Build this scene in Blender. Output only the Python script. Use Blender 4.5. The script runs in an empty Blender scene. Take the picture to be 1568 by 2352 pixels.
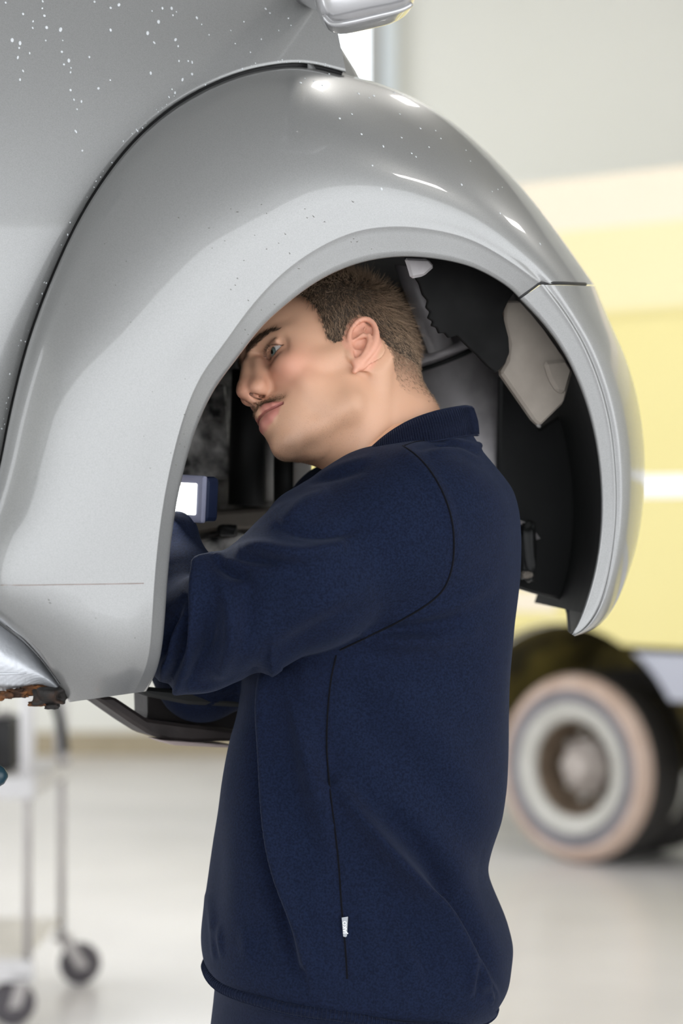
import bpy, bmesh, math, random
import numpy as np
from mathutils import Vector, Matrix
from mathutils.bvhtree import BVHTree

random.seed(7)
rng = np.random.default_rng(7)
SC = bpy.context.scene
COL = SC.collection

# ------------------------------------------------------------------ camera
FPX = 85.0 / 24.0 * 1568.0          # focal length in pixels
CAMZ = 1.44
cam_d = bpy.data.cameras.new('camera')
cam = bpy.data.objects.new('camera', cam_d)
COL.objects.link(cam)
cam.location = (0, 0, CAMZ)
cam.rotation_euler = (math.pi / 2, 0, 0)
cam_d.sensor_fit = 'HORIZONTAL'
cam_d.sensor_width = 24.0
cam_d.lens = 85.0
cam_d.clip_end = 200
cam_d.dof.use_dof = True
cam_d.dof.focus_distance = 2.72
cam_d.dof.aperture_fstop = 3.4
SC.camera = cam

# ------------------------------------------------------------------ daylight, exposure
SC.view_settings.view_transform = 'Standard'
SC.view_settings.look = 'None'
SC.view_settings.gamma = 1.0
SC.view_settings.use_curve_mapping = False
SC.view_settings.exposure = 0.0
SC.cycles.max_bounces = 8
SC.cycles.diffuse_bounces = 4
SC.cycles.glossy_bounces = 4
SC.cycles.transmission_bounces = 6
SC.cycles.sample_clamp_indirect = 6.0
SC.cycles.caustics_reflective = False
SC.cycles.caustics_refractive = False
world = bpy.data.worlds.new('overcast_daylight')
SC.world = world
world.use_nodes = True
world.node_tree.nodes['Background'].inputs[0].default_value = (0.95, 0.975, 1.0, 1)
world.node_tree.nodes['Background'].inputs[1].default_value = 3.75


def P(px, py, D):
    """The world point seen at pixel (px, py) at distance D in front of the camera."""
    return np.array([(px - 784.0) / FPX * D, D, CAMZ - (py - 1176.0) / FPX * D])


def area(name, loc, rot, sx, sy, power, color=(1, 1, 1), spread=180):
    d = bpy.data.lights.new(name, 'AREA')
    d.shape = 'RECTANGLE'
    d.size, d.size_y = sx, sy
    d.energy = power
    d.color = color
    d.spread = math.radians(spread)
    o = bpy.data.objects.new(name, d)
    o.location = loc
    o.rotation_euler = rot
    COL.objects.link(o)
    return o


# ------------------------------------------------------------------ materials
def mat(name, color=(.5, .5, .5), rough=.5, metal=0.0, coat=0.0, coat_rough=.05, spec=.5, emit=None, emit_s=0,
        noise=None, bump=None, sheen=0.0):
    m = bpy.data.materials.new(name)
    m.use_nodes = True
    nt = m.node_tree
    b = nt.nodes['Principled BSDF']
    b.inputs['Base Color'].default_value = (*color, 1)
    b.inputs['Roughness'].default_value = rough
    b.inputs['Metallic'].default_value = metal
    b.inputs['Coat Weight'].default_value = coat
    b.inputs['Coat Roughness'].default_value = coat_rough
    b.inputs['Specular IOR Level'].default_value = spec
    b.inputs['Sheen Weight'].default_value = sheen
    if emit:
        b.inputs['Emission Color'].default_value = (*emit, 1)
        b.inputs['Emission Strength'].default_value = emit_s
    if noise or bump:
        tc = nt.nodes.new('ShaderNodeTexCoord')
    if noise:                       # (scale, second colour, low, high[, detail])
        n = nt.nodes.new('ShaderNodeTexNoise')
        n.inputs['Scale'].default_value = noise[0]
        n.inputs['Detail'].default_value = noise[4] if len(noise) > 4 else 6
        nt.links.new(tc.outputs['Object'], n.inputs['Vector'])
        r = nt.nodes.new('ShaderNodeValToRGB')
        r.color_ramp.elements[0].position = noise[2]
        r.color_ramp.elements[1].position = noise[3]
        r.color_ramp.elements[0].color = (*color, 1)
        r.color_ramp.elements[1].color = (*noise[1], 1)
        nt.links.new(n.outputs['Fac'], r.inputs['Fac'])
        nt.links.new(r.outputs['Color'], b.inputs['Base Color'])
    if bump:                        # (scale, strength, distance)
        n2 = nt.nodes.new('ShaderNodeTexNoise')
        n2.inputs['Scale'].default_value = bump[0]
        n2.inputs['Detail'].default_value = 4
        nt.links.new(tc.outputs['Object'], n2.inputs['Vector'])
        bp = nt.nodes.new('ShaderNodeBump')
        bp.inputs['Strength'].default_value = bump[1]
        bp.inputs['Distance'].default_value = bump[2]
        nt.links.new(n2.outputs['Fac'], bp.inputs['Height'])
        nt.links.new(bp.outputs['Normal'], b.inputs['Normal'])
    return m


# ------------------------------------------------------------------ object helpers
def mesh_obj(name, V, Fc, m=None, parent=None, smooth=True):
    me = bpy.data.meshes.new(name)
    V = np.asarray(V, float)
    me.from_pydata(V.tolist(), [], Fc if isinstance(Fc, list) else Fc.tolist())
    if smooth:
        me.polygons.foreach_set('use_smooth', np.ones(len(me.polygons), bool))
    me.update()
    o = bpy.data.objects.new(name, me)
    COL.objects.link(o)
    if m:
        me.materials.append(m)
    if parent:
        o.parent = parent
        o.matrix_parent_inverse = parent.matrix_basis.inverted()
    return o


def bm_obj(name, bm, m=None, parent=None, smooth=False):
    me = bpy.data.meshes.new(name)
    bm.normal_update()
    bm.to_mesh(me)
    bm.free()
    if smooth:
        me.polygons.foreach_set('use_smooth', np.ones(len(me.polygons), bool))
    o = bpy.data.objects.new(name, me)
    COL.objects.link(o)
    if m:
        me.materials.append(m)
    if parent:
        o.parent = parent
        o.matrix_parent_inverse = parent.matrix_basis.inverted()
    return o


def thing(name, label, cat, loc=(0, 0, 0), group=None):
    o = bpy.data.objects.new(name, None)
    o.empty_display_size = .1
    o.location = loc
    COL.objects.link(o)
    return tag(o, label, cat, group)


def tag(o, label=None, cat=None, group=None, kind=None):
    if label: o['label'] = label
    if cat: o['category'] = cat
    if group: o['group'] = group
    if kind: o['kind'] = kind
    return o


def box_bm(bm, lo, hi, bevel=0.0, M=None, seg=2):
    r = bmesh.ops.create_cube(bm, size=1.0)
    vs = r['verts']
    lo, hi = Vector(lo), Vector(hi)
    for v in vs:
        v.co = Vector([lo[i] + (v.co[i] + .5) * (hi[i] - lo[i]) for i in range(3)])
    if bevel > 0:
        es = list({e for v in vs for e in v.link_edges})
        rr = bmesh.ops.bevel(bm, geom=es, offset=bevel, segments=seg, affect='EDGES', profile=.5)
        vs = list({v for v in rr['verts']} | {v for f in rr['faces'] for v in f.verts} | {v for v in vs if v.is_valid})
    if M is not None:
        for v in vs:
            v.co = M @ v.co
    return vs


def box(name, lo, hi, m, parent=None, bevel=0.0, M=None):
    bm = bmesh.new()
    box_bm(bm, lo, hi, bevel, M)
    return bm_obj(name, bm, m, parent)


def tube_geo(pts, r, seg=10, closed=False, cap=True):
    pts = np.asarray(pts, float)
    n = len(pts)
    rr = np.full(n, r) if np.isscalar(r) else np.asarray(r, float)
    T = np.gradient(pts, axis=0)
    if closed:
        T = np.roll(pts, -1, 0) - np.roll(pts, 1, 0)
    T /= np.linalg.norm(T, axis=1)[:, None] + 1e-12
    up = np.array([0, 0, 1.0]) if abs(T[0][2]) < .9 else np.array([1.0, 0, 0])
    V, Fc = [], []
    N = np.cross(T[0], up); N /= np.linalg.norm(N)
    a = np.linspace(0, 2 * np.pi, seg, endpoint=False)
    for i in range(n):
        N = N - T[i] * np.dot(N, T[i]); N /= np.linalg.norm(N) + 1e-12
        B = np.cross(T[i], N)
        V.append(pts[i] + rr[i] * (np.cos(a)[:, None] * N + np.sin(a)[:, None] * B))
    V = np.concatenate(V)
    for i in range(n if closed else n - 1):
        j = (i + 1) % n
        for k in range(seg):
            l = (k + 1) % seg
            Fc.append([i * seg + k, i * seg + l, j * seg + l, j * seg + k])
    if cap and not closed:
        Fc.append(list(range(seg))[::-1])
        Fc.append([(n - 1) * seg + k for k in range(seg)])
    return V, Fc


def tube(name, pts, r, m, parent=None, seg=10, closed=False):
    V, Fc = tube_geo(pts, r, seg, closed)
    return mesh_obj(name, V, Fc, m, parent)


def join_geo(parts):
    V, Fc, off = [], [], 0
    for v, f in parts:
        V.append(np.asarray(v)); Fc += [[i + off for i in q] for q in f]; off += len(v)
    return np.concatenate(V), Fc


def lathe_geo(prof, seg=48):
    """prof: (radius, axial) pairs; axis is local +Y."""
    V, Fc = [], []
    a = np.linspace(0, 2 * np.pi, seg, endpoint=False)
    for r, y in prof:
        V.append(np.stack([r * np.cos(a), np.full(seg, y), r * np.sin(a)], 1))
    n = len(prof)
    for i in range(n - 1):
        for k in range(seg):
            l = (k + 1) % seg
            Fc.append([i * seg + k, (i + 1) * seg + k, (i + 1) * seg + l, i * seg + l])
    return np.concatenate(V), Fc


def crom(pts, n):
    """Smooth curve through the points, resampled to n points by chord length."""
    pts = np.asarray(pts, float)
    d = np.r_[0, np.cumsum(np.linalg.norm(np.diff(pts, axis=0), axis=1) ** .5)]
    t = np.linspace(0, d[-1], n)
    out = np.zeros((n, pts.shape[1]))
    m = np.zeros_like(pts)
    m[1:-1] = (pts[2:] - pts[:-2]) / (d[2:] - d[:-2])[:, None]
    m[0] = (pts[1] - pts[0]) / (d[1] - d[0]); m[-1] = (pts[-1] - pts[-2]) / (d[-1] - d[-2])
    i = np.clip(np.searchsorted(d, t, 'right') - 1, 0, len(d) - 2)
    h = (d[i + 1] - d[i])[:, None]; u = ((t - d[i]) / (d[i + 1] - d[i]))[:, None]
    return (2 * u**3 - 3 * u**2 + 1) * pts[i] + (u**3 - 2 * u**2 + u) * h * m[i] + (-2 * u**3 + 3 * u**2) * pts[i + 1] + (u**3 - u**2) * h * m[i + 1]


def gsm(A, s):
    """Gaussian smoothing along axis 0 with the ends kept."""
    r = int(3 * s) + 1
    k = np.exp(-np.arange(-r, r + 1) ** 2 / (2 * s * s)); k /= k.sum()
    pre = 2 * A[:1] - A[1:r + 1][::-1]; post = 2 * A[-1:] - A[-r - 1:-1][::-1]
    B = np.concatenate([pre, A, post])
    return sum(k[j] * B[j:j + len(A)] for j in range(2 * r + 1))


def grid_faces(n, m, flip=False):
    i, j = np.meshgrid(np.arange(n - 1), np.arange(m - 1), indexing='ij')
    a = (i * m + j).ravel()
    q = np.stack([a, a + 1, a + m + 1, a + m], 1)
    return q[:, ::-1] if flip else q


def plate_geo(pts, d):
    """A flat outline with real thickness: 3-D points extruded by the vector d."""
    pts = np.asarray(pts, float); n = len(pts)
    V = np.concatenate([pts, pts + np.asarray(d)])
    Fc = [list(range(n)), list(range(2 * n - 1, n - 1, -1))]
    for i in range(n):
        j = (i + 1) % n
        Fc.append([i, i + n, j + n, j])
    return V, Fc


def plate(name, pts, d, m, parent=None, bevel=0.002):
    V, Fc = plate_geo(pts, d)
    bm = bmesh.new()
    vs = [bm.verts.new(v) for v in V]
    for f in Fc: bm.faces.new([vs[i] for i in f])
    bmesh.ops.recalc_face_normals(bm, faces=bm.faces)
    if bevel:
        bmesh.ops.bevel(bm, geom=list(bm.edges), offset=bevel, segments=1, affect='EDGES', profile=.5, clamp_overlap=True)
    return bm_obj(name, bm, m, parent)
# ------------------------------------------------------------------ the hall
M_floor = mat('sealed_concrete', (.66, .645, .65), rough=.26, spec=.5, noise=(1.1, (.74, .725, .73), .35, .65), bump=(9, .06, .01))
M_wall = mat('painted_wall', (.75, .755, .71), rough=.7, noise=(.7, (.78, .78, .74), .3, .7))
M_ceil = mat('ceiling_sheet', (.20, .20, .20), rough=.6, noise=(2, (.23, .23, .23), .3, .7))
M_frame = mat('window_frame_grey', (.36, .37, .36), rough=.5, noise=(3, (.42, .42, .41), .3, .7))
M_glass = mat('window_glass', (.95, .98, 1.0), rough=.02)
M_glass.node_tree.nodes['Principled BSDF'].inputs['Transmission Weight'].default_value = 1.0
M_glass.node_tree.nodes['Principled BSDF'].inputs['IOR'].default_value = 1.0
M_lamp = mat('lamp_diffuser', (1, 1, 1), emit=(1, .98, .94), emit_s=5)
M_metal = mat('galvanised_metal', (.55, .56, .58), rough=.4, metal=.8, noise=(12, (.45, .46, .48), .3, .7))

XL, XR, YB, YF, ZC = -6.2, 7.5, 14.3, -6.0, 5.6


def struct(name, lo, hi, m, parent=None, bevel=0):
    o = box(name, lo, hi, m, parent, bevel)
    if parent is None:
        o['kind'] = 'structure'
    return o


struct('floor', (XL - .2, YF - 3, -.2), (XR + .2, YB + .2, 0), M_floor)
struct('ceiling', (XL - .2, YF, ZC), (XR + .2, YB + .2, ZC + .2), M_ceil)


def wall_with_hole(name, axis, pos, a0, a1, z1, h):
    """A wall 0.2 m thick across one axis with one opening h = (lo, hi, zlo, zhi)."""
    bm = bmesh.new()
    def put(lo, hi, zl, zh):
        if hi - lo < 1e-4 or zh - zl < 1e-4: return
        if axis == 'y': box_bm(bm, (lo, pos, zl), (hi, pos + .2, zh))
        else: box_bm(bm, (pos, lo, zl), (pos + .2, hi, zh))
    put(a0, h[0], 0, z1); put(h[1], a1, 0, z1); put(h[0], h[1], 0, h[2]); put(h[0], h[1], h[3], z1)
    o = bm_obj(name, bm, M_wall)
    o['kind'] = 'structure'
    return o


wb = wall_with_hole('wall_back', 'y', YB, XL, XR, ZC, (-1.5, .15, 2.2, 5.1))
wall_with_hole('wall_left', 'x', XL - .2, YF, YB + .2, ZC, (1.0, 10.2, 0.0, 5.2))  # unseen opening added to brighten floor and sleeve edges with daylight
wall_with_hole('wall_right', 'x', XR, YF, YB + .2, ZC, (YF, 1.6, 0.0, 5.3))  # unseen opening added for daylight from the right and paint reflections
wall_with_hole('wall_front', 'y', YF - .2, XL, XR, ZC, (XL + .3, XR, 0.0, 5.45))  # unseen wall left open behind the camera for daylight fill
w1 = bpy.data.objects.new('window_1', None); w1.location = (-.67, YB, 3.6); COL.objects.link(w1); w1['kind'] = 'structure'
for lo, hi in (((.15, YB - .10, 1.2), (.225, YB + .1, ZC - .02)), ((-1.5, YB - .06, 2.2), (-1.44, YB + .1, 5.1)),
               ((-1.44, YB - .06, 2.2), (.15, YB + .1, 2.27)), ((-1.44, YB - .06, 5.03), (.15, YB + .1, 5.1)), ((-.70, YB - .04, 2.27), (-.66, YB + .08, 5.03))):
    box('frame', lo, hi, M_frame, w1, .006)
for x0, x1 in ((-1.44, -.70), (-.66, .15)):
    box('pane', (x0, YB + .02, 2.27), (x1, YB + .03, 5.03), M_glass, w1)
tr = struct('trim_1', (.235, YB - .13, 0), (.32, YB - .003, ZC - .02), mat('steel_post_paint', (.60, .66, .70), rough=.4, noise=(4, (.66, .71, .74), .3, .7)))
struct('baseboard_back', (XL, YB - .02, .0), (.12, YB - .001, .14), mat('baseboard_tan', (.33, .28, .19), rough=.6, noise=(4, (.40, .34, .24), .3, .7)))

# ceiling lamps of the hall (fixtures above the frame, their light and their reflections are seen)
LWH = ['above the right opening', 'at the middle of the left opening', 'over the gap between car and truck', 'above the front of the yellow truck', 'by the tall back window', 'above the far end of the yellow truck']
for i, (x, y) in enumerate([(4.6, 2.6), (-3.4, 6.4), (.9, 6.6), (4.6, 7.4), (-2.5, 10.8), (1.5, 10.8)]):
    t = thing('ceiling_light', 'long white strip lamp under the ceiling ' + LWH[i], 'lamp', (x, y, ZC - .06), 'strip lamps under the ceiling')
    box('housing', (x - .14, y - .78, ZC - .10), (x + .14, y + .78, ZC - .001), M_metal, t, .01)
    d = box('diffuser', (x - .12, y - .75, ZC - .125), (x + .12, y + .75, ZC - .1005), M_lamp, t, .004)
    area('strip_lamp_light', (x, y, ZC - .14), (0, 0, 0), .22, 1.5, 50, (1, .97, .92))

# ------------------------------------------------------------------ the yellow truck behind
TA = math.radians(43)
WX, WY = (1308 - 784) / FPX * 9.88, 9.88
truck = thing('truck', 'large yellow box truck parked at the back, its rear wheel in view', 'truck', (WX, WY, 0))
MT = Matrix.Translation((WX, WY, 0)) @ Matrix.Rotation(-TA, 4, 'Z')
M_yel = mat('truck_yellow', (.60, .51, .165), rough=.35, coat=.3, noise=(.8, (.63, .545, .20), .3, .7))
M_yel2 = mat('truck_pale_yellow', (.64, .565, .29), rough=.35, coat=.3, noise=(.8, (.66, .585, .32), .3, .7))
M_cream = mat('truck_cream', (.66, .57, .43), rough=.35, coat=.3, noise=(.8, (.68, .60, .46), .3, .7))
M_white = mat('white_stripe', (.88, .88, .90), rough=.4, noise=(.8, (.84, .84, .88), .3, .7))
M_skirt = mat('grey_skirt', (.33, .34, .40), rough=.5, noise=(3, (.38, .39, .45), .3, .7))
M_arch = mat('dusty_dark_arch', (.05, .04, .014), rough=.8, noise=(5, (.30, .23, .05), .40, .65))
M_tyre = mat('tyre_rubber', (.018, .017, .017), rough=.8, noise=(14, (.03, .027, .025), .3, .7), bump=(60, .2, .003))
M_tyredust = mat('dusty_tyre_wall', (.40, .29, .23), rough=.85, noise=(9, (.48, .37, .31), .3, .7))
M_tyregrey = mat('grey_tyre_wall', (.13, .125, .14), rough=.8, noise=(9, (.18, .17, .19), .3, .7))
M_rim = mat('pale_rim', (.44, .43, .40), rough=.45, noise=(8, (.38, .37, .34), .4, .7))
M_rust = mat('brown_hub', (.10, .07, .045), rough=.75, noise=(20, (.19, .14, .10), .35, .7))
M_hub = mat('grey_hub', (.30, .26, .24), rough=.6, noise=(20, (.40, .36, .33), .35, .7))


def tpart(name, V, Fc, m, smooth=False, parent=None):
    V = np.asarray(V, float)
    V = V @ np.array(MT.to_3x3()).T + np.array(MT.translation)
    return mesh_obj(name, V, Fc, m, parent or truck, smooth)


def tbox(name, lo, hi, m, bevel=.006):
    return box(name, lo, hi, m, truck, bevel, MT)


RC = .39
# side wall with the wheel arch cut out of its lower edge
ang = np.linspace(math.pi, 0, 25)
arch = [(.62 * math.cos(a), RC + .60 * math.sin(a)) for a in ang if RC + .60 * math.sin(a) > .72]
def side(name, zl, zh, m, x0, x1, y0, notch=False):
    out = [(x0, zl)] + ([p for p in arch if p[1] > zl] if notch else []) + [(x1, zl), (x1, zh), (x0, zh)]
    V, Fc = plate_geo([(x, y0, z) for x, z in out], (0, .05, 0))
    return tpart(name, V, Fc, m)
side('side_panel', .885, 1.50, M_yel, -1.6, 4.2, -.06, True)
side('side_stripe', 1.50, 1.585, M_white, -1.6, 4.2, -.065)
side('side_panel', 1.585, 2.22, M_yel, -1.6, 4.2, -.06)
side('side_panel', 2.24, 2.58, M_yel2, -1.6, 4.2, -.06)
side('side_rail', 2.22, 2.24, M_yel, -1.6, 4.2, -.075)
side('roof_band', 2.58, 2.79, M_cream, -1.6, 4.2, -.06)
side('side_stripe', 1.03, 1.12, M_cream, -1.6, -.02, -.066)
for sg, xe in ((-1, -1.6), (1, 4.2)):
    pts = [(sg * math.sqrt(max(.0, 1 - ((z - RC) / .60) ** 2)) * .62, z) for z in np.linspace(.70, .884, 7)]
    V, Fc = plate_geo([(x, -.05, z) for x, z in [(xe, .70)] + pts + [(xe, .884)]], (0, .05, 0))
    tpart('skirt', V, Fc, M_skirt)
tbox('box_body', (-1.59, -.008, 1.04), (4.19, 2.3, 2.78), M_yel2)
tbox('tank', (.62, .02, .40), (4.0, .5, .70), M_yel, .03)
# wheel housing of the truck
V, Fc = [], []
na = 20
for i in range(na + 1):
    a = math.pi * i / na
    for y in (.0, .75):
        V.append((.605 * math.cos(a), y, RC + .595 * math.sin(a)))
for i in range(na):
    Fc.append([2 * i, 2 * i + 1, 2 * i + 3, 2 * i + 2])
b0 = len(V)
for i in range(na + 1):
    a = math.pi * i / na
    V.append((.605 * math.cos(a), .75, RC + .595 * math.sin(a)))
Fc.append(list(range(b0, b0 + na + 1)))
tpart('wheel_housing', V, Fc, M_arch, True)
tbox('axle', (-.07, .2, RC - .07), (.07, 2.0, RC + .07), M_arch)
for yo in (0.0, .33):
    def ring(name, prof, m, par=None):
        V, Fc = lathe_geo(prof, 64)
        V = V + np.array([0, yo, RC])
        return tpart(name, V, Fc, m, True, par)
    tyre = ring('tyre', [(.345, .012), (.37, .025), (.386, .05), (.39, .07), (.39, .24), (.375, .27), (.30, .28), (.27, .26)], M_tyre)
    if yo == 0:
        ring('dusty_sidewall', [(.325, .000), (.34, -.004), (.358, .002), (.372, .016), (.381, .034), (.386, .05)], M_tyredust, tyre)
        ring('grey_sidewall', [(.268, .012), (.285, .000), (.305, -.002), (.325, .000)], M_tyregrey, tyre)
        rim = ring('wheel_rim', [(.268, .02), (.272, .006), (.266, -.004), (.252, -.002), (.235, .004), (.215, .004), (.203, .012), (.195, .03)], M_rim)
        ring('rim_barrel', [(.195, .03), (.185, .08), (.18, .15), (.17, .17), (.10, .175)], M_rust, rim)
        ring('hub', [(.115, .175), (.112, .10), (.10, .08), (.075, .075), (.07, .04), (.055, .025), (.0005, .02)], M_hub, rim)
        for k in range(10):
            a = 2 * math.pi * k / 10
            V, Fc = lathe_geo([(.0, .135), (.013, .137), (.015, .175)], 8)
            V = V + np.array([.142 * math.cos(a), yo, RC + .142 * math.sin(a)])
            tpart('wheel_nut', V, Fc, M_rim, False, rim)

# ------------------------------------------------------------------ the tool trolley on the left
M_cream2 = mat('cream_shelf', (.50, .47, .42), rough=.5, noise=(5, (.56, .53, .48), .3, .7))
M_pole = mat('grey_pole', (.33, .31, .31), rough=.45, metal=.3, noise=(9, (.40, .38, .37), .3, .7))
M_pale = mat('pale_panel', (.52, .515, .52), rough=.5, noise=(5, (.58, .57, .58), .3, .7))
M_caster = mat('grey_rubber_caster', (.060, .055, .062), rough=.7, noise=(30, (.09, .08, .09), .3, .7))
M_black = mat('matte_black', (.012, .013, .015), rough=.6, noise=(20, (.02, .02, .022), .3, .7))
trol = thing('tool_trolley', 'cream and grey shelf trolley on casters at the far left of the floor', 'trolley', (-1.1, 7.05, 0))
fx, fy, rx, ry = -.876, 6.75, -.852, 7.36
LW = .62                                            # width, running out of the frame
def quad_slab(name, z0, z1, m, ins=0.0):
    p = [(fx - ins, fy + ins, z0), (rx - ins, ry - ins, z0), (rx - LW, ry - ins, z0), (fx - LW, fy + ins, z0)]
    return plate(name, p, (0, 0, z1 - z0), m, trol, .004)
quad_slab('shelf', .195, .205, M_cream2)
quad_slab('shelf', .665, .69, M_pale)
quad_slab('shelf', 1.02, 1.05, M_pale)
for (x, y) in ((fx, fy), (rx, ry), (fx - LW, fy), (rx - LW, ry)):
    tube('post', [(x, y, .15), (x, y, .6), (x, y, 1.02)], .0115, M_pole, trol, 10)
    tube('sleeve', [(x, y, .70), (x, y, .86), (x, y, 1.015)], .022, M_pale, trol, 10)
box('front_lip', (fx - LW, fy - .02, .13), (fx + .02, fy + .006, .19), M_pale, trol, .004)
box('front_lip', (fx - LW, fy - .015, .64), (fx + .018, fy + .006, .70), M_pale, trol, .004)
plate('side_rail', [(fx + .012, fy, .64), (rx + .012, ry, .64), (rx + .012, ry, .70), (fx + .012, fy, .70)], (.012, 0, 0), M_pale, trol)
for j, (x, y, ax, ay) in enumerate(((rx + .055, ry + .01, .05, 0), (fx - .045, fy + .03, -.03, .02), (rx - LW + .03, ry, .04, 0), (fx - LW, fy, .04, 0))):
    c = bpy.data.objects.new('caster', None); c.location = (x, y, 0); COL.objects.link(c); c.parent = trol; c.matrix_parent_inverse = trol.matrix_basis.inverted()
    th = .35 if j == 0 else .1
    R3 = np.array([[math.cos(th), -math.sin(th), 0], [math.sin(th), math.cos(th), 0], [0, 0, 1]])
    V, Fc = lathe_geo([(.0, -.018), (.05, -.018), (.058, -.015), (.064, -.006), (.064, .006), (.058, .015), (.05, .018), (.0, .018)], 28)
    mesh_obj('caster_wheel', V @ R3.T + np.array([x, y, .0645]), Fc, M_caster, c)
    for s in (-1, 1):
        pts = np.array([(-.018 - ax, s * .024, .14), (.022 - ax, s * .024, .14), (.022, s * .024, .055), (-.012, s * .024, .05)])
        plate('fork', pts @ R3.T + np.array([x, y, 0]), np.array([0, s * .003, 0]) @ R3.T, M_pole, c, 0)
    box('swivel_plate', (x - ax - .03, y - ay - .03, .138), (x - ax + .03, y - ay + .03, .15), M_pole, c, .003)
# what lies on the trolley
box_t = tag(box('black_case', (-1.02, 6.95, .691), (-.945, 7.18, .84), M_black, None, .012), 'small black case on the middle shelf of the trolley', 'case')
hd = box('case_handle', (-1.00, 7.02, .845), (-.965, 7.11, .858), M_pole, box_t, .004)
cb = tag(box('cardboard_carton', (-1.20, 6.80, .691), (-1.035, 7.05, .80), mat('brown_card', (.42, .27, .17), rough=.8, noise=(9, (.50, .34, .24), .3, .7)), None, .006), 'brown cardboard carton on the middle shelf of the trolley', 'carton')
box('tape_strip', (-1.201, 6.90, .6915), (-1.034, 6.94, .801), M_cream2, cb, .001)
wc = tag(box('white_carton', (-1.16, 7.10, .691), (-1.04, 7.30, .93), M_pale, None, .006), 'tall white carton behind the black case on the trolley', 'carton')
box('carton_lid', (-1.165, 7.095, .905), (-1.035, 7.305, .935), M_white, wc, .004)
hose = tube('air_hose', crom([(-.92, 7.0, 1.066), (-.880, 7.0, 1.072), (-.846, 7.0, 1.03), (-.845, 7.0, .93), (-.815, 7.0, .84), (-.802, 7.0, .765), (-.802, 7.0, .735)], 40), .0135, M_black, None, 10)
tag(hose, 'black air hose hanging down over the side of the trolley', 'hose')
V, Fc = tube_geo([(-.802, 7.0, .745), (-.802, 7.0, .725), (-.802, 7.0, .705)], [.016, .02, .016], 10)
mesh_obj('hose_end', V, Fc, M_pole, hose)
# ------------------------------------------------------------------ the silver car on the lift
PSI = math.radians(25)
CN = np.array([math.sin(PSI), -math.cos(PSI), 0.0])      # outward normal of the car's side
CT = np.array([math.cos(PSI), math.sin(PSI), 0.0])       # towards the car's front
CAM0 = np.array([0, 0, CAMZ])
C0 = P(380, 1200, 2.70)


def C(px, py, o=0.0):
    """Point of the car's side, o metres outside its base plane, along the sight line of a pixel."""
    r = P(px, py, 1.0) - CAM0
    return CAM0 + r * ((np.dot(C0 - CAM0, CN) + o) / np.dot(r, CN))


M_paint = mat('silver_paint', (.258, .260, .258), rough=.38, metal=.38, coat=.75, coat_rough=.04, spec=.5)
def paint_detail(m, specks=True):
    nt = m.node_tree; b = nt.nodes['Principled BSDF']
    tc = nt.nodes.new('ShaderNodeTexCoord')
    n = nt.nodes.new('ShaderNodeTexNoise'); n.inputs['Scale'].default_value = 900; n.inputs['Detail'].default_value = 2
    nt.links.new(tc.outputs['Object'], n.inputs['Vector'])
    r = nt.nodes.new('ShaderNodeValToRGB')
    r.color_ramp.elements[0].position = .3; r.color_ramp.elements[1].position = .7
    c = b.inputs['Base Color'].default_value[:3]
    r.color_ramp.elements[0].color = (*[x * .90 for x in c], 1); r.color_ramp.elements[1].color = (*[min(1, x * 1.08) for x in c], 1)
    nt.links.new(n.outputs['Fac'], r.inputs['Fac'])
    nt.links.new(r.outputs['Color'], b.inputs['Base Color'])
paint_detail(M_paint)
M_gap = mat('black_gap', (.006, .006, .007), rough=.6, noise=(20, (.012, .012, .013), .3, .7))
M_liner = mat('black_plastic_liner', (.005, .0055, .0055), rough=.6, noise=(11, (.013, .014, .014), .3, .8), bump=(40, .15, .004))
M_bay = mat('lamplit_streaked_metal', (.05, .05, .05), rough=.5, metal=.2, noise=(34, (.90, .88, .85), .34, .62, 9), bump=(60, .6, .006))  # work lamp's light put into the colour as pale streaks
M_post = mat('lamplit_bay_post', (.65, .62, .58), rough=.6, noise=(20, (.85, .82, .78), .3, .7, 8))  # post colour paled in place of lamp light
M_torn = mat('black_torn_liner', (.0035, .0035, .0035), rough=.9, spec=.2, noise=(30, (.007, .007, .007), .4, .7))  # blacker than the rest of the liner
M_cavity = mat('dirty_inner_metal', (.018, .018, .017), rough=.6, noise=(22, (.50, .48, .45), .40, .72, 9), bump=(30, .4, .008))
M_strut = mat('worn_grey_strut', (.30, .285, .29), rough=.42, metal=.2, noise=(13, (.62, .59, .60), .35, .7, 8))
M_dust = mat('dusty_grey_sheet', (.19, .165, .14), rough=.8, noise=(14, (.27, .24, .205), .35, .7, 8))
M_rusty = mat('rusted_steel', (.035, .016, .008), rough=.85, noise=(60, (.20, .075, .02), .42, .66, 9), bump=(140, .8, .004))
M_water = mat('water_drop', (.80, .83, .86), rough=.06)
M_water.node_tree.nodes['Principled BSDF'].inputs['Transmission Weight'].default_value = .25
M_water.node_tree.nodes['Principled BSDF'].inputs['IOR'].default_value = 1.33

cc = C(700, 1500, -.5)
car = thing('car', 'silver car raised on the lift, front wheel off, rounded fender open over the mechanic', 'car', (cc[0], cc[1], .9))

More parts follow.
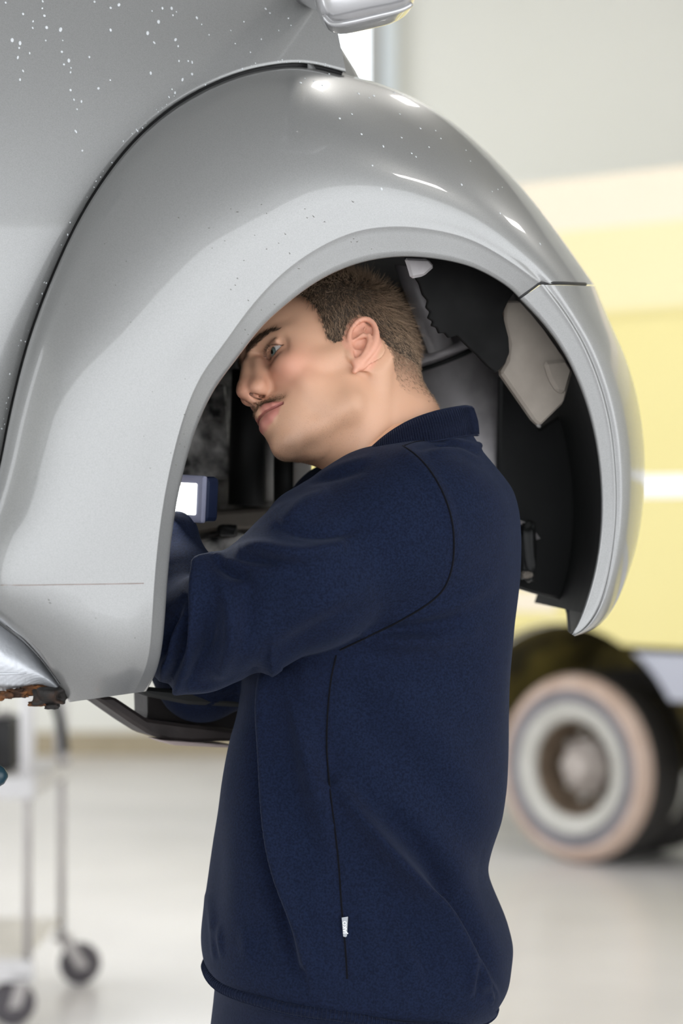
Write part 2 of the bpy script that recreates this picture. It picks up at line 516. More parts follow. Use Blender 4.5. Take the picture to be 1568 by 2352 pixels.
# station tables: opening edge E0, lip crease E1, outer boundary E3 (pixels) and offsets o0, o1, o3 from the side plane
FEN = [
 (335,1588, 306,1592, 158,1613, .048,.054,.026, 2.4), (358,1545, 331,1546, 128,1562, .080,.085,.042, 2.4), (370,1495, 343,1496,  85,1503, .093,.097,.050, 2.4),
 (377,1430, 348,1430,  20,1443, .100,.103,.052, 2.4), (382,1350, 353,1350, -60,1370, .101,.105,.046, 2.2), (391,1250, 362,1246, -60,1270, .102,.107,.044, 2.1),
 (403,1165, 376,1146, -25,1170, .103,.109,.042, 2.0), (421,1080, 395,1052,   4,1060, .104,.111,.038, 1.9), (449, 985, 423, 950,  25, 950, .105,.113,.034, 1.85),
 (490, 895, 461, 862,  65, 790, .106,.114,.028, 1.85), (540, 828, 512, 792, 118, 645, .107,.116,.016, 1.85), (598, 752, 572, 708, 190, 490, .108,.117,.004, 1.85),
 (662, 694, 640, 634, 290, 345, .109,.118,-.012, 1.9), (730, 644, 716, 577, 400, 245, .109,.118,-.035, 2.0), (805, 609, 797, 537, 520, 182, .108,.117,-.050, 2.1),
 (870, 593, 865, 522, 620, 155, .107,.116,-.065, 2.1), (935, 588, 935, 520, 705, 150, .105,.114,-.080, 2.1), (1005,594, 1010,530, 792, 171, .102,.110,-.100, 2.1),
 (1075,609, 1080,549, 890, 197, .097,.105,-.125, 2.0), (1130,635, 1142,582, 985, 243, .092,.100,-.140, 2.0), (1165,658, 1193,616, 1080, 312, .089,.096,-.145, 2.0),
 (1182,673, 1220,637, 1215, 448, .086,.092,-.130, 2.0), (1192,684, 1240,651, 1365, 654, .083,.088,-.080, 2.0)]
BUM = [
 (1194,687, 1242,654, 1366,657, .083,.088,-.080,2.0), (1245,740, 1290,716, 1400,738, .080,.085,-.070,2.0), (1295,810, 1335,790, 1438,825, .077,.082,-.060,2.0),
 (1335,895, 1372,880, 1465,920, .073,.078,-.055,2.0), (1362,985, 1396,972, 1478,1010, .069,.074,-.052,2.0), (1376,1070, 1407,1062, 1481,1085, .065,.070,-.050,2.0),
 (1381,1150, 1411,1150, 1476,1165, .061,.066,-.048,2.0), (1378,1230, 1406,1236, 1464,1245, .057,.062,-.045,2.0), (1366,1310, 1393,1320, 1440,1326, .053,.057,-.042,2.0),
 (1345,1385, 1371,1394, 1409,1396, .048,.052,-.034,2.0), (1326,1434, 1342,1440, 1369,1442, .044,.047,-.010,2.0), (1312,1456, 1316,1459, 1321,1461, .042,.043,.030,2.0)]


def panel_grid(tab, n, ring, smooth, back, depth0, lip=0.0):
    """Rows along the arch, columns from inside the opening out over the dome and round its far side."""
    T = crom(np.array(tab, float), n)
    T = gsm(T, smooth)
    T[:, 6] -= lip * np.clip(1 - np.arange(n) / (n * .55), 0, 1)
    rows = []
    for e0x, e0y, e1x, e1y, e3x, e3y, o0, o1, o3, p in T:
        row = []
        e0, e1, e3 = np.array([e0x, e0y]), np.array([e1x, e1y]), np.array([e3x, e3y])
        out = (e0 - e1) / (np.linalg.norm(e0 - e1) + 1e-6)
        # return flange behind the opening edge
        row.append(C(*(e0 - out * 6), o0 - depth0))
        row.append(C(*(e0 + out * 1), o0 - .012))
        row.append(C(*(e0 + out * 1), o0 - .004))
        row.append(C(*(e0 - out * 1.5), o0 + .0004))
        for w in (.80, .5, .2): row.append(C(*(e0 * w + e1 * (1 - w)), o0 * w + o1 * (1 - w)))
        row.append(C(*(e1 + out * 1.6), o1 - (o1 - o0) * 1.6 / np.linalg.norm(e0 - e1)))
        row.append(C(*e1, o1 + .0003))
        row.append(C(*(e1 - out * 1.6), o1 + .0002))
        row.append(C(*(e1 - out * 5), o1 + .0004))
        for s in ring:
            # a shallow hollow beside the lip, then the dome
            dome = (1 - s ** p) ** (1 / p)
            o = o3 + (o1 - o3) * dome - .0012 * math.exp(-((s - .10) / .06) ** 2) + back * math.sin(math.pi * s) ** 1.2
            row.append(C(*(e1 + (e3 - e1) * s), o))
        q = e3 + (e1 - e3) * .05
        row.append(C(*q, o3 - .03)); row.append(C(*(e3 + (e1 - e3) * .10), o3 - .06))
        rows.append(row)
    A = np.array(rows)
    return A


ring = list(np.sin(np.linspace(.05, 1, 26) * math.pi / 2) * .55 + np.linspace(.03, 1, 26) * .45)
A = panel_grid(FEN, 190, ring, 3.0, .010, .045, .010)
fender = mesh_obj('fender', A.reshape(-1, 3), grid_faces(*A.shape[:2], flip=True), M_paint, car)
B = panel_grid(BUM, 120, ring, 2.5, .008, .035)
bumper = mesh_obj('bumper', B.reshape(-1, 3), grid_faces(*B.shape[:2], flip=True), M_paint, car)
bvh_fender = BVHTree.FromPolygons([Vector(v) for v in A.reshape(-1, 3)], grid_faces(*A.shape[:2]).tolist())


def hit(bvh, px, py):
    r = Vector(P(px, py, 1.0) - CAM0).normalized()
    loc, nor, i, d = bvh.ray_cast(Vector(CAM0), r)
    if loc is None: return None, None
    if nor.dot(r) > 0: nor = -nor
    return np.array(loc), np.array(nor)


# seam strip between fender and bumper, sitting back in the gap
pts = [hit(bvh_fender, x, y)[0] for x, y in ((1193, 683), (1204, 677), (1217, 667), (1229, 657), (1238, 650.5), (1252, 650), (1275, 650), (1300, 650.5), (1325, 651.5), (1345, 652.5))]
pts = np.array([p for p in pts if p is not None]) - CN * .0012
tube('seam_gap', crom(pts, 30), .0021, M_gap, car, 8)


def o_door(z):
    return np.where(z > 1.64, -.42 * (z - 1.64) ** 2, 0.0) - .012


def door_pt(px, py, extra=0.0):
    q = C(px, py, -.012)
    for _ in range(4):
        q = C(px, py, float(o_door(q[2])) + extra)
    return q


# the door skin: from its front shut line outwards to the upper left
SH = np.array([(a[4], a[5]) for a in FEN[3:18]], float)
SH[0] = (-60, 1440); SH[1] = (-75, 1380); SH[2] = (-75, 1280)
shut = gsm(crom(SH, 150), 2.5)
tn = np.gradient(shut, axis=0); tn /= np.linalg.norm(tn, axis=1)[:, None]
outw = np.stack([tn[:, 1], -tn[:, 0]], 1)
outer = np.stack([np.linspace(-420, 735, 150), np.where(np.linspace(0, 1, 150) < .45, 1440 - np.linspace(0, 1, 150) / .45 * 1740, -300)], 1)
outer[:, 0] = np.where(np.linspace(0, 1, 150) < .45, -420, -420 + (np.linspace(0, 1, 150) - .45) / .55 * 1118)
outer = gsm(outer, 4)
rows = []
for k in range(150):
    a = shut[k] + outw[k] * 4.5
    row = [door_pt(*a, -.03), door_pt(*a, -.004), door_pt(*(a + outw[k] * 1.2), -.001)]
    for u in np.linspace(0, 1, 24) ** 1.3:
        row.append(door_pt(*(a + outw[k] * 3 + (outer[k] - a) * u)))
    rows.append(row)
DA = np.array(rows)
door = mesh_obj('door', DA.reshape(-1, 3), grid_faces(*DA.shape[:2]), M_paint, car)
bvh_door = BVHTree.FromPolygons([Vector(v) for v in DA.reshape(-1, 3)], grid_faces(*DA.shape[:2]).tolist())
# dark sealing strip down in the shut line
tube('door_seal', np.array([door_pt(*(shut[k] + outw[k] * 1.5), -.014) for k in range(0, 150, 2)]), .0055, M_gap, car, 8)

# the pillar foot beside the mirror, turning away towards the windscreen
rows = []
for t in np.linspace(0, 1, 20):
    y = -300 + t * 486
    xl = 698 + (y > 60) * (y - 60) * .10
    xr = np.interp(y, [-300, 60, 100, 182], [560, 755, 778, 829])
    xr = max(xr, xl + 30)
    row = [door_pt(xl - 3, y, -.015)]
    for u in np.linspace(0, 1, 10):
        row.append(door_pt(xl + (xr - xl) * u, y, -.001 - .045 * u - .09 * u * u))
    row.append(door_pt(xr - 6, y, -.24))
    rows.append(row)
PA = np.array(rows)
mesh_obj('pillar', PA.reshape(-1, 3), grid_faces(*PA.shape[:2], flip=True), M_paint, car)

# bonnet behind the fender's crest
crest = [A[k, -1] for k in range(95, 190, 5)]
rows = []
for q in crest:
    rows.append([q, q - CN * .06 + np.array([0, 0, .004]), q - CN * .25 + np.array([0, 0, .015]), q - CN * .7 + np.array([0, 0, .02])])
HA = np.array(rows)
mesh_obj('bonnet', HA.reshape(-1, 3), grid_faces(*HA.shape[:2], flip=True), M_paint, car)

# the door mirror: a rounded shell on a short arm
M_mirror = mat('mirror_shell_silver', (.42, .42, .43), rough=.22, metal=.5, coat=1, coat_rough=.03, noise=(5, (.45, .45, .46), .3, .7))
mc = P(846, -62, 2.62)
nu, nv = 40, 28
V = []
for i in range(nv + 1):
    ph = -math.pi / 2 + math.pi * i / nv
    for j in range(nu):
        th = 2 * math.pi * j / nu
        sg = lambda w, e: math.copysign(abs(w) ** e, w)
        x = sg(math.cos(ph), .55) * sg(math.cos(th), .42); y = sg(math.cos(ph), .55) * sg(math.sin(th), .42); z = sg(math.sin(ph), .55)
        x2 = .060 * x * (1 + .12 * z) ; z2 = .058 * z + .012 * x
        V.append(mc + np.array([x2, .045 * y, z2]))
Fc = [[i * nu + j, i * nu + (j + 1) % nu, (i + 1) * nu + (j + 1) % nu, (i + 1) * nu + j] for i in range(nv) for j in range(nu)]
mir = mesh_obj('mirror', V, Fc, M_mirror, car)
V, Fc = tube_geo([door_pt(690, -22, -.02), door_pt(716, -18, .02), P(752, 2, 2.67), P(790, -10, 2.64)], [.024, .017, .016, .018], 14)
mesh_obj('mirror_arm', V, Fc, M_mirror, mir)
nrm = np.array([.6, -.78, .1])
# lip along the lower rim of the mirror shell
rim_pts = [P(744, 38, 2.585), P(764, 55, 2.578), P(800, 52, 2.572), P(860, 38, 2.572), P(915, 24, 2.576), P(944, 10, 2.583)]
tube('mirror_rim', crom(rim_pts, 30), .0032, M_mirror, mir, 8)

# sill below the door: blistered paint, rusted lower edge
M_sill = mat('blistered_sill_paint', (.52, .54, .57), rough=.42, metal=.4, coat=.6, coat_rough=.15, noise=(30, (.60, .62, .66), .35, .7), bump=(120, .25, .003))
rs = np.random.default_rng(3)
rows = []
SB = crom(np.array([(-60, 1385, -60, 1590), (0, 1434, 0, 1598), (60, 1480, 48, 1590), (100, 1525, 95, 1580), (132, 1562, 128, 1592), (152, 1600, 146, 1608)], float), 90)
for k, (x0, y0, x1, y1) in enumerate(SB):
    row = [C(x0, y0, -.02)]
    for u in np.linspace(0, 1, 40):
        bump = .0022 * max(0, u - .45) * (math.sin(k * 1.9 + u * 31) * math.sin(k * .83 - u * 47) + .6 * rs.random())
        row.append(C(x0 + (x1 - x0) * u, y0 + (y1 - y0) * u + (u > .9) * 5 * math.sin(k * .7) * math.sin(k * .23), +.016 + .016 * math.sin(math.pi * min(1, u * .9 + .05)) + bump - .03 * max(0, u - .85) / .15))
    row.append(C(x1, y1 - 6, -.09))
    rows.append(row)
SA = np.array(rows)
sill = mesh_obj('sill', SA.reshape(-1, 3), grid_faces(*SA.shape[:2], flip=True), M_sill, car)
tube('sill_crease', [C(-60, 1549, .030), C(30, 1547, .030), C(92, 1546, .030)], .0016, M_sill, sill, 8)


def blob(name, lo, hi, m, parent, amp=.1, seed=1, sub=4, fq=60):
    bm = bmesh.new()
    bmesh.ops.create_icosphere(bm, subdivisions=sub, radius=1)
    c = (np.array(lo) + np.array(hi)) / 2; h = (np.array(hi) - np.array(lo)) / 2
    r0 = np.random.default_rng(seed); ph = r0.random((4, 3)) * 6.28; ks = r0.normal(size=(4, 3)) * 3.2
    for v in bm.verts:
        q = np.array(v.co); e = np.sign(q) * np.abs(q) ** .6
        d = sum(math.sin(float(ks[i] @ q) * 1.6 + ph[i][0]) for i in range(4)) * amp * .5
        v.co = Vector(c + e * h * (1 + d))
    return bm_obj(name, bm, m, parent, True)


def pblob(name, px0, py0, px1, py1, D, thick, m, parent, **k):
    a, b = P(px0, py1, D), P(px1, py0, D)
    return blob(name, (a[0], D - thick / 2, a[2]), (b[0], D + thick / 2, b[2]), m, parent, **k)


dS = C(110, 1600, .02)[1]
for i, (x0, y0, x1, y1) in enumerate(((-20, 1588, 26, 1606), (18, 1584, 62, 1601), (52, 1574, 92, 1596), (84, 1572, 116, 1586))):
    pblob('rust_flake', x0, y0, x1, y1, C((x0 + x1) / 2, y0, .02)[1] + .006, .016, M_rusty, sill, amp=.35, seed=i + 5)
M_blackrust = mat('blackened_bracket', (.010, .008, .007), rough=.7, noise=(70, (.05, .022, .010), .5, .75, 8), bump=(150, .8, .004))
br = pblob('jack_bracket', 74, 1576, 156, 1616, dS - .002, .05, M_blackrust, car, amp=.22, seed=11)
pblob('bracket_foot', 67, 1611, 112, 1621, dS - .004, .03, M_rusty, br, amp=.2, seed=12)
pblob('bracket_bolt', 104, 1612, 136, 1628, dS - .006, .03, M_blackrust, br, amp=.12, seed=13)
# thin line and edge fold along the fender's lower rear
q = [hit(bvh_fender, x, y)[0] for x, y in ((2, 1344), (60, 1344), (130, 1343), (200, 1342), (270, 1341), (330, 1340))]
tube('paint_scratch', crom([p + CN * .0001 for p in q if p is not None], 40), .00045, mat('brown_scratch', (.22, .16, .13), rough=.8, noise=(50, (.3, .22, .2), .3, .7)), fender, 6)
q = [hit(bvh_fender, x, y)[0] for x, y in ((14, 1436), (50, 1464), (85, 1500), (115, 1538), (138, 1570))]
tube('fold_line', crom([p for p in q if p is not None], 40), .0007, M_gap, fender, 6)


# ---------------------------------------------------------------- inside the wheel housing
def cavity(name, pts, o_in, thick, m, parent=car, bevel=.004):
    """A plate lying parallel to the car's side, its outline given by pixels."""
    return plate(name, [C(x, y, o_in) for x, y in pts], -CN * thick, m, parent, bevel)


# inner fender wall of the engine bay, in panels with a gap towards the far side
cavity('inner_wall', [(40, 600), (1170, 560), (1215, 640), (1260, 1010), (745, 1040), (690, 1040), (40, 1100)], -.46, .02, M_cavity)
cavity('inner_wall', [(762, 1030), (1260, 1000), (1262, 1290), (1200, 1352), (762, 1352)], -.455, .02, M_liner)
cavity('inner_wall', [(40, 1090), (700, 1030), (700, 1352), (420, 1352), (40, 1352)], -.455, .02, M_cavity)
# dark roof of the housing, following the opening
row0 = [A[k, 0] for k in range(70, 190, 4)] + [B[k, 0] for k in range(2, 110, 4)]
rows = []
for i, q in enumerate(row0):
    w = min(1, max(0, (i - 22) / 14)); inw = CN * (1 - w) + np.array([.10, -1.0, 0]) * w; up = np.array([0, 0, .02 * (1 - w)])
    rows.append([q, q - inw * .10 + up * .9, q - inw * .25 + up, q - inw * (.56 - .22 * w) + up])
LA = gsm(np.array(rows), 1.2)
mesh_obj('wheel_liner', LA.reshape(-1, 3), grid_faces(*LA.shape[:2]), M_liner, car)
# rear bulkhead that closes the housing behind the fender's rear leg
plate('bulkhead', [C(120, 600, -.07), C(120, 1540, -.07), C(120, 1540, -.07) - CN * .8, C(120, 600, -.07) - CN * .8], CT * .01, M_liner, car)

# suspension strut with its boot and top mount, behind the neck
tube('strut', [C(925, 560, -.30), C(1010, 800, -.28)], .058, M_liner, car, 28)
tube('strut', [C(1004, 782, -.27), C(1062, 960, -.25), C(1112, 1120, -.23), C(1150, 1260, -.22)], [.060, .066, .068, .070], M_strut, car, 32)
tube('strut_collar', [C(1006, 790, -.262), C(1012, 808, -.262)], .072, M_strut, car, 32)
tube('strut_collar', [C(1013, 814, -.262), C(1016, 822, -.262)], .069, M_liner, car, 32)
tube('strut_rod', [C(930, 590, -.15), C(1012, 800, -.15)], .017, M_strut, car, 14)
tube('brake_line', [C(1150, 960, -.16), C(1148, 1050, -.16), C(1146, 1130, -.16)], .0035, M_strut, car, 8)
cavity('strut_flange', [(1010, 860), (1110, 850), (1148, 940), (1150, 1160), (1060, 1160)], -.215, .012, M_strut)
# spring seat and torn black liner edge across the upper right
ragged = [(930, 575), (1100, 590), (1190, 660), (1168, 690), (1154, 720), (1160, 745), (1168, 775), (1170, 810), (1160, 835), (1140, 856), (1120, 840), (1096, 815), (1072, 792), (1050, 770), (1032, 776), (1022, 764),
          (1010, 766), (1004, 752), (992, 748), (996, 738), (984, 730), (990, 716), (980, 706), (984, 690), (972, 676), (964, 650), (950, 630), (936, 610)]
cavity('torn_liner', ragged, .030, .006, M_torn, car, .001)
cavity('bolt_tab', [(930, 592), (985, 594), (1000, 612), (975, 634), (945, 640), (938, 615)], .034, .006, M_strut)
# dusty sheet metal behind the headlamp
sheet = [(1160, 690), (1200, 690), (1250, 752), (1318, 850), (1296, 925), (1242, 978), (1228, 968), (1150, 856), (1166, 828), (1171, 790), (1160, 745)]
cavity('lamp_housing_sheet', sheet, .018, .012, M_dust, car, .003)
cavity('sheet_rib', [(1250, 830), (1300, 825), (1316, 850), (1300, 905), (1280, 900), (1262, 870)], .024, .008, M_dust)
cavity('side_liner', [(1150, 860), (1240, 985), (1345, 920), (1400, 1100), (1388, 1260), (1330, 1452), (1311, 1456), (1306, 1405), (1292, 1378), (1230, 1364), (1192, 1352), (1140, 1340), (1146, 1100)], -.155, .010, M_liner, car, .003)
# the hanging tip of the liner, closed up to the bumper's edge
rows = [[B[k, 0], C(*[(1306, 1405), (1311, 1456)][0], -.15) * (1 - t) + C(1311, 1456, -.13) * t] for k, t in zip(range(88, 120, 4), np.linspace(0, 1, 8))]
TA2 = np.array(rows)
mesh_obj('liner_tip', TA2.reshape(-1, 3), grid_faces(*TA2.shape[:2]), M_liner, car)
pblob('rubber_plug', 1190, 1200, 1230, 1330, C(1210, 1260, -.12)[1], .03, M_liner, car, amp=.12, seed=4)
pblob('pale_clip', 1198, 1312, 1222, 1328, C(1210, 1320, -.10)[1], .015, M_dust, car, amp=.12, seed=5)
# left: engine-side parts seen between fender edge and face
tube('bay_post', [C(628, 1010, -.40), C(622, 1080, -.40), C(618, 1150, -.40)], .026, M_post, car, 18)
tube('bay_post', [C(575, 850, -.36), C(570, 1000, -.36), C(566, 1160, -.36)], .024, M_liner, car, 18)
tube('bay_post', [C(660, 1000, -.33), C(660, 1200, -.33)], .018, M_liner, car, 18)
tube('bay_post', [C(694, 1000, -.30), C(694, 1200, -.30)], .012, M_post, car, 14)
cavity('bay_shelf', [(400, 1185), (640, 1165), (700, 1190), (700, 1215), (520, 1215), (400, 1235)], -.36, .10, M_dust)
cavity('bay_box', [(400, 930), (520, 930), (528, 978), (530, 1100), (400, 1106)], -.40, .04, M_bay)
cavity('bay_bracket', [(470, 890), (520, 880), (526, 968), (470, 972)], -.39, .02, M_bay)
cavity('bay_beam', [(440, 1245), (560, 1222), (575, 1240), (520, 1275), (440, 1300)], -.34, .05, M_bay)
pblob('bay_plug', 500, 1205, 545, 1232, C(520, 1220, -.33)[1], .03, M_liner, car, amp=.08, seed=6)
cavity('bay_floor', [(390, 1290), (760, 1235), (760, 1352), (380, 1352)], -.38, .05, M_liner)
# control arm and subframe hanging below
M_under = mat('underbody_brown_black', (.022, .017, .016), rough=.65, noise=(22, (.05, .04, .038), .35, .7), bump=(50, .3, .004))
und = [(318, 1588), (342, 1600), (420, 1622), (560, 1660), (560, 1716), (440, 1712), (385, 1703), (342, 1686), (290, 1660), (230, 1610), (226, 1604), (246, 1604), (336, 1656), (342, 1600)]
cavity('control_arm', [(214, 1600), (262, 1600), (340, 1652), (400, 1660), (560, 1680), (560, 1702), (440, 1704), (385, 1700), (345, 1688), (300, 1660)], -.20, .06, M_under)
cavity('subframe', [(338, 1575), (345, 1588), (560, 1600), (560, 1690), (345, 1672), (336, 1656), (340, 1640)], -.26, .05, M_under)
cavity('subframe', [(300, 1575), (560, 1600), (560, 1625), (430, 1618), (342, 1600)], -.16, .03, M_liner)
cavity('arm_skid', [(368, 1700), (420, 1703), (540, 1712), (540, 1718), (400, 1712)], -.195, .05, mat('worn_pink_edge', (.42, .33, .31), rough=.6, noise=(30, (.5, .42, .4), .3, .7)), car, .001)
# floor pan, closing the car's underside behind the sill
plate('floor_pan', [C(-700, 1540, -.05), C(640, 1560, -.06), C(640, 1560, -.06) - CN * 1.5, C(-700, 1540, -.05) - CN * 1.5], (0, 0, .02), M_liner, car)

# ---------------------------------------------------------------- rain drops on the paint
def drops(name, spots, bvh, parent):
    geo = []
    for px, py, r in spots:
        p, n = hit(bvh, px, py)
        if p is None: continue
        t1 = np.cross(n, [0, 0, 1]); t1 /= np.linalg.norm(t1) + 1e-9; t2 = np.cross(n, t1)
        w, h = r * (.75 + .3 * rng.random()), r * (.95 + .6 * rng.random())
        tilt = rng.normal() * .3
        V = [p + n * r * .55]; Fc = []
        for k, (s, hh) in enumerate(((.55, .45), (.9, .2), (1.0, -.05))):
            for j in range(8):
                a = 2 * math.pi * j / 8
                x, y = math.cos(a) * w * s, math.sin(a) * h * s
                V.append(p + t1 * (x * math.cos(tilt) - y * math.sin(tilt)) + t2 * (x * math.sin(tilt) + y * math.cos(tilt)) + n * r * hh)
        for j in range(8): Fc.append([0, 1 + j, 1 + (j + 1) % 8])
        for k in range(2):
            for j in range(8):
                Fc.append([1 + k * 8 + j, 9 + k * 8 + j, 9 + k * 8 + (j + 1) % 8, 1 + k * 8 + (j + 1) % 8])
        geo.append((V, Fc))
    V, Fc = join_geo(geo)
    o = mesh_obj(name, V, Fc, M_water, parent)
    o['kind'] = 'stuff'
    return o


seen = [(28,92,4.5),(46,99,4),(44,110,3),(41,132,3.5),(53,163,3),(46,183,3),(53,32,3),(107,63,4.5),(139,68,5),(142,119,3.5),(158,139,4),(147,148,3),(163,156,2.5),(162,166,2.8),(162,207,3.4),(170,229,3),(187,233,2.8),(177,251,2.5),(174,302,3.6),
        (189,346,2.8),(205,131,3.5),(226,203,3.4),(253,184,2.5),(254,18,3.2),(273,11,4.2),(254,69,3.5),(217,4,3),(339,76,4.2),(354,98,3.5),(346,168,3.3),(364,50,5),(394,19,4.5),(373,19,3),(403,91,4.2),(409,106,3),(419,183,3.8),(441,170,4),(432,140,3),(441,143,3),
        (402,213,3),(395,205,2.2),(388,223,2.4),(452,41,3.2),(463,56,2),(232,417,3),(76,49,2.5),(75,64,2.5),(102,36,3.5),(97,19,2.4),(98,3,2.4),(13,6,2.8),(68,122,2.6),(105,93,2.2),(144,93,2.2),(397,35,2.5),(405,27,2),(349,25,2),(411,140,2.2),(480,80,2),(530,70,2.2),(560,50,2.5),(600,90,2.2),(620,30,2.4),(640,70,2),(575,120,2.2),(540,100,2),(610,20,2.5),(662,42,2.5),(668,58,2)]
for k in range(60):
    i = rng.integers(40, 148); s = shut[i] + outw[i] * (8 + abs(rng.normal()) * 6); seen.append((s[0], s[1], .9 + rng.random() * 1.4))
PXM = 2.7 / FPX
drops('water_drops', [(x, y, r * PXM * .95) for x, y, r in seen], bvh_door, door)
fd = [(780,272,3.2),(808,262,2.6),(830,308,3),(848,225,3),(905,213,3.4),(918,262,3),(925,218,3),(965,295,3),(1012,318,2.6),(985,338,2.6),(955,360,2.4),(880,336,3),(855,380,2.6),(876,434,3.4),(1060,424,3),(1148,490,3),(1240,560,2.8),(945,352,2.4),(922,316,2.4),(1000,300,2.4),
      (690,190,4),(720,186,3),(740,196,3),(823,215,4),(858,220,4),(756,170,3),(700,180,2.6),(1143,435,2),(1130,440,2),(1153,430,2),(1080,370,2),(1070,345,2)]
drops('water_drops', [(x, y, r * PXM * .95) for x, y, r in fd], bvh_fender, fender)
# dried drip marks and chips in the lower paint
M_chip = mat('dark_paint_chip', (.06, .055, .05), rough=.8, noise=(80, (.10, .09, .08), .3, .7))
chips = [(545,487,8),(480,524,5),(410,500,5),(516,553,3),(487,570,3),(600,470,4),(612,490,3),(530,480,3),(810,462,10),(700,480,4),(705,500,5),(720,497,7),(745,510,6),(655,537,6),(612,572,5),(665,582,6),(560,598,4),(585,540,3),(640,558,4),(545,640,6),(540,655,4),(570,690,5),(530,665,5),
         (686,618,9),(630,700,4),(600,712,4),(563,757,6),(570,768,4),(555,788,5),(455,957,4),(423,952,4),(480,930,3),(422,997,3),(413,1020,4),(424,1026,4),(404,1068,5),(392,1040,3),(345,1075,3),(115,1385,7),(112,1378,5),(220,1420,3),(310,1465,3),(425,870,3),(350,900,2),(240,560,3),(290,600,3),(265,655,2),(300,740,3),(150,700,2),(330,1002,2),(820,555,6),(812,548,5),(806,556,4),(853,572,3)]
geo = []
for px, py, L in chips:
    p, n = hit(bvh_fender, px, py)
    if p is None: continue
    t1 = np.cross(n, [0, 0, 1]); t1 /= np.linalg.norm(t1); t2 = np.cross(t1, n)
    d = math.radians(rng.uniform(-40, 15)); L = L * PXM * .62
    ax = t1 * -math.cos(d) + t2 * math.sin(d)
    q = [p - n * .0002 + ax * L * (u - .5) * 2 + t2 * L * .35 * (1 - (2 * u - 1) ** 2) * rng.uniform(-1, 1) for u in np.linspace(0, 1, 6)]
    geo.append(tube_geo(q, [.00015, .0003, .0005, .0005, .0003, .00015], 5))
V, Fc = join_geo(geo)
o = mesh_obj('paint_chips', V, Fc, M_chip, fender); o['kind'] = 'stuff'

# ---------------------------------------------------------------- the lift that carries the car
M_lift = mat('dark_teal_lift_paint', (.012, .035, .05), rough=.35, noise=(9, (.018, .05, .07), .3, .7))
tip = P(18, 1782, 2.72)
lift = thing('vehicle_lift', 'dark teal lift arm reaching in under the car at the left edge', 'lift', (tip[0] - 1.1, 2.75, 0))
V, Fc = tube_geo([(tip[0] - 1.05, 2.75, tip[2] + .0), (tip[0] - .3, 2.73, tip[2]), (tip[0] - .03, 2.72, tip[2]), (tip[0] - .012, 2.72, tip[2]), (tip[0] - .004, 2.72, tip[2]), (tip[0], 2.72, tip[2])], [.028, .021, .0175, .014, .009, .002], 20)
arm = mesh_obj('lift_arm', V, Fc, M_lift, lift)
pad_top = SA[10, -1][2]
tube('lift_pad', [(tip[0] - .09, 2.74, tip[2]), (tip[0] - .09, 2.74, pad_top - .012)], .022, M_lift, lift, 20)
tube('rubber_pad', [(tip[0] - .09, 2.74, pad_top - .012), (tip[0] - .09, 2.74, pad_top)], .035, M_black, lift, 24)
box('lift_post', (tip[0] - 1.25, 2.6, .02), (tip[0] - 1.0, 2.9, 3.4), M_lift, lift, .01)
box('lift_foot', (tip[0] - 1.4, 2.45, 0), (tip[0] - .9, 3.05, .02), M_lift, lift, .004)
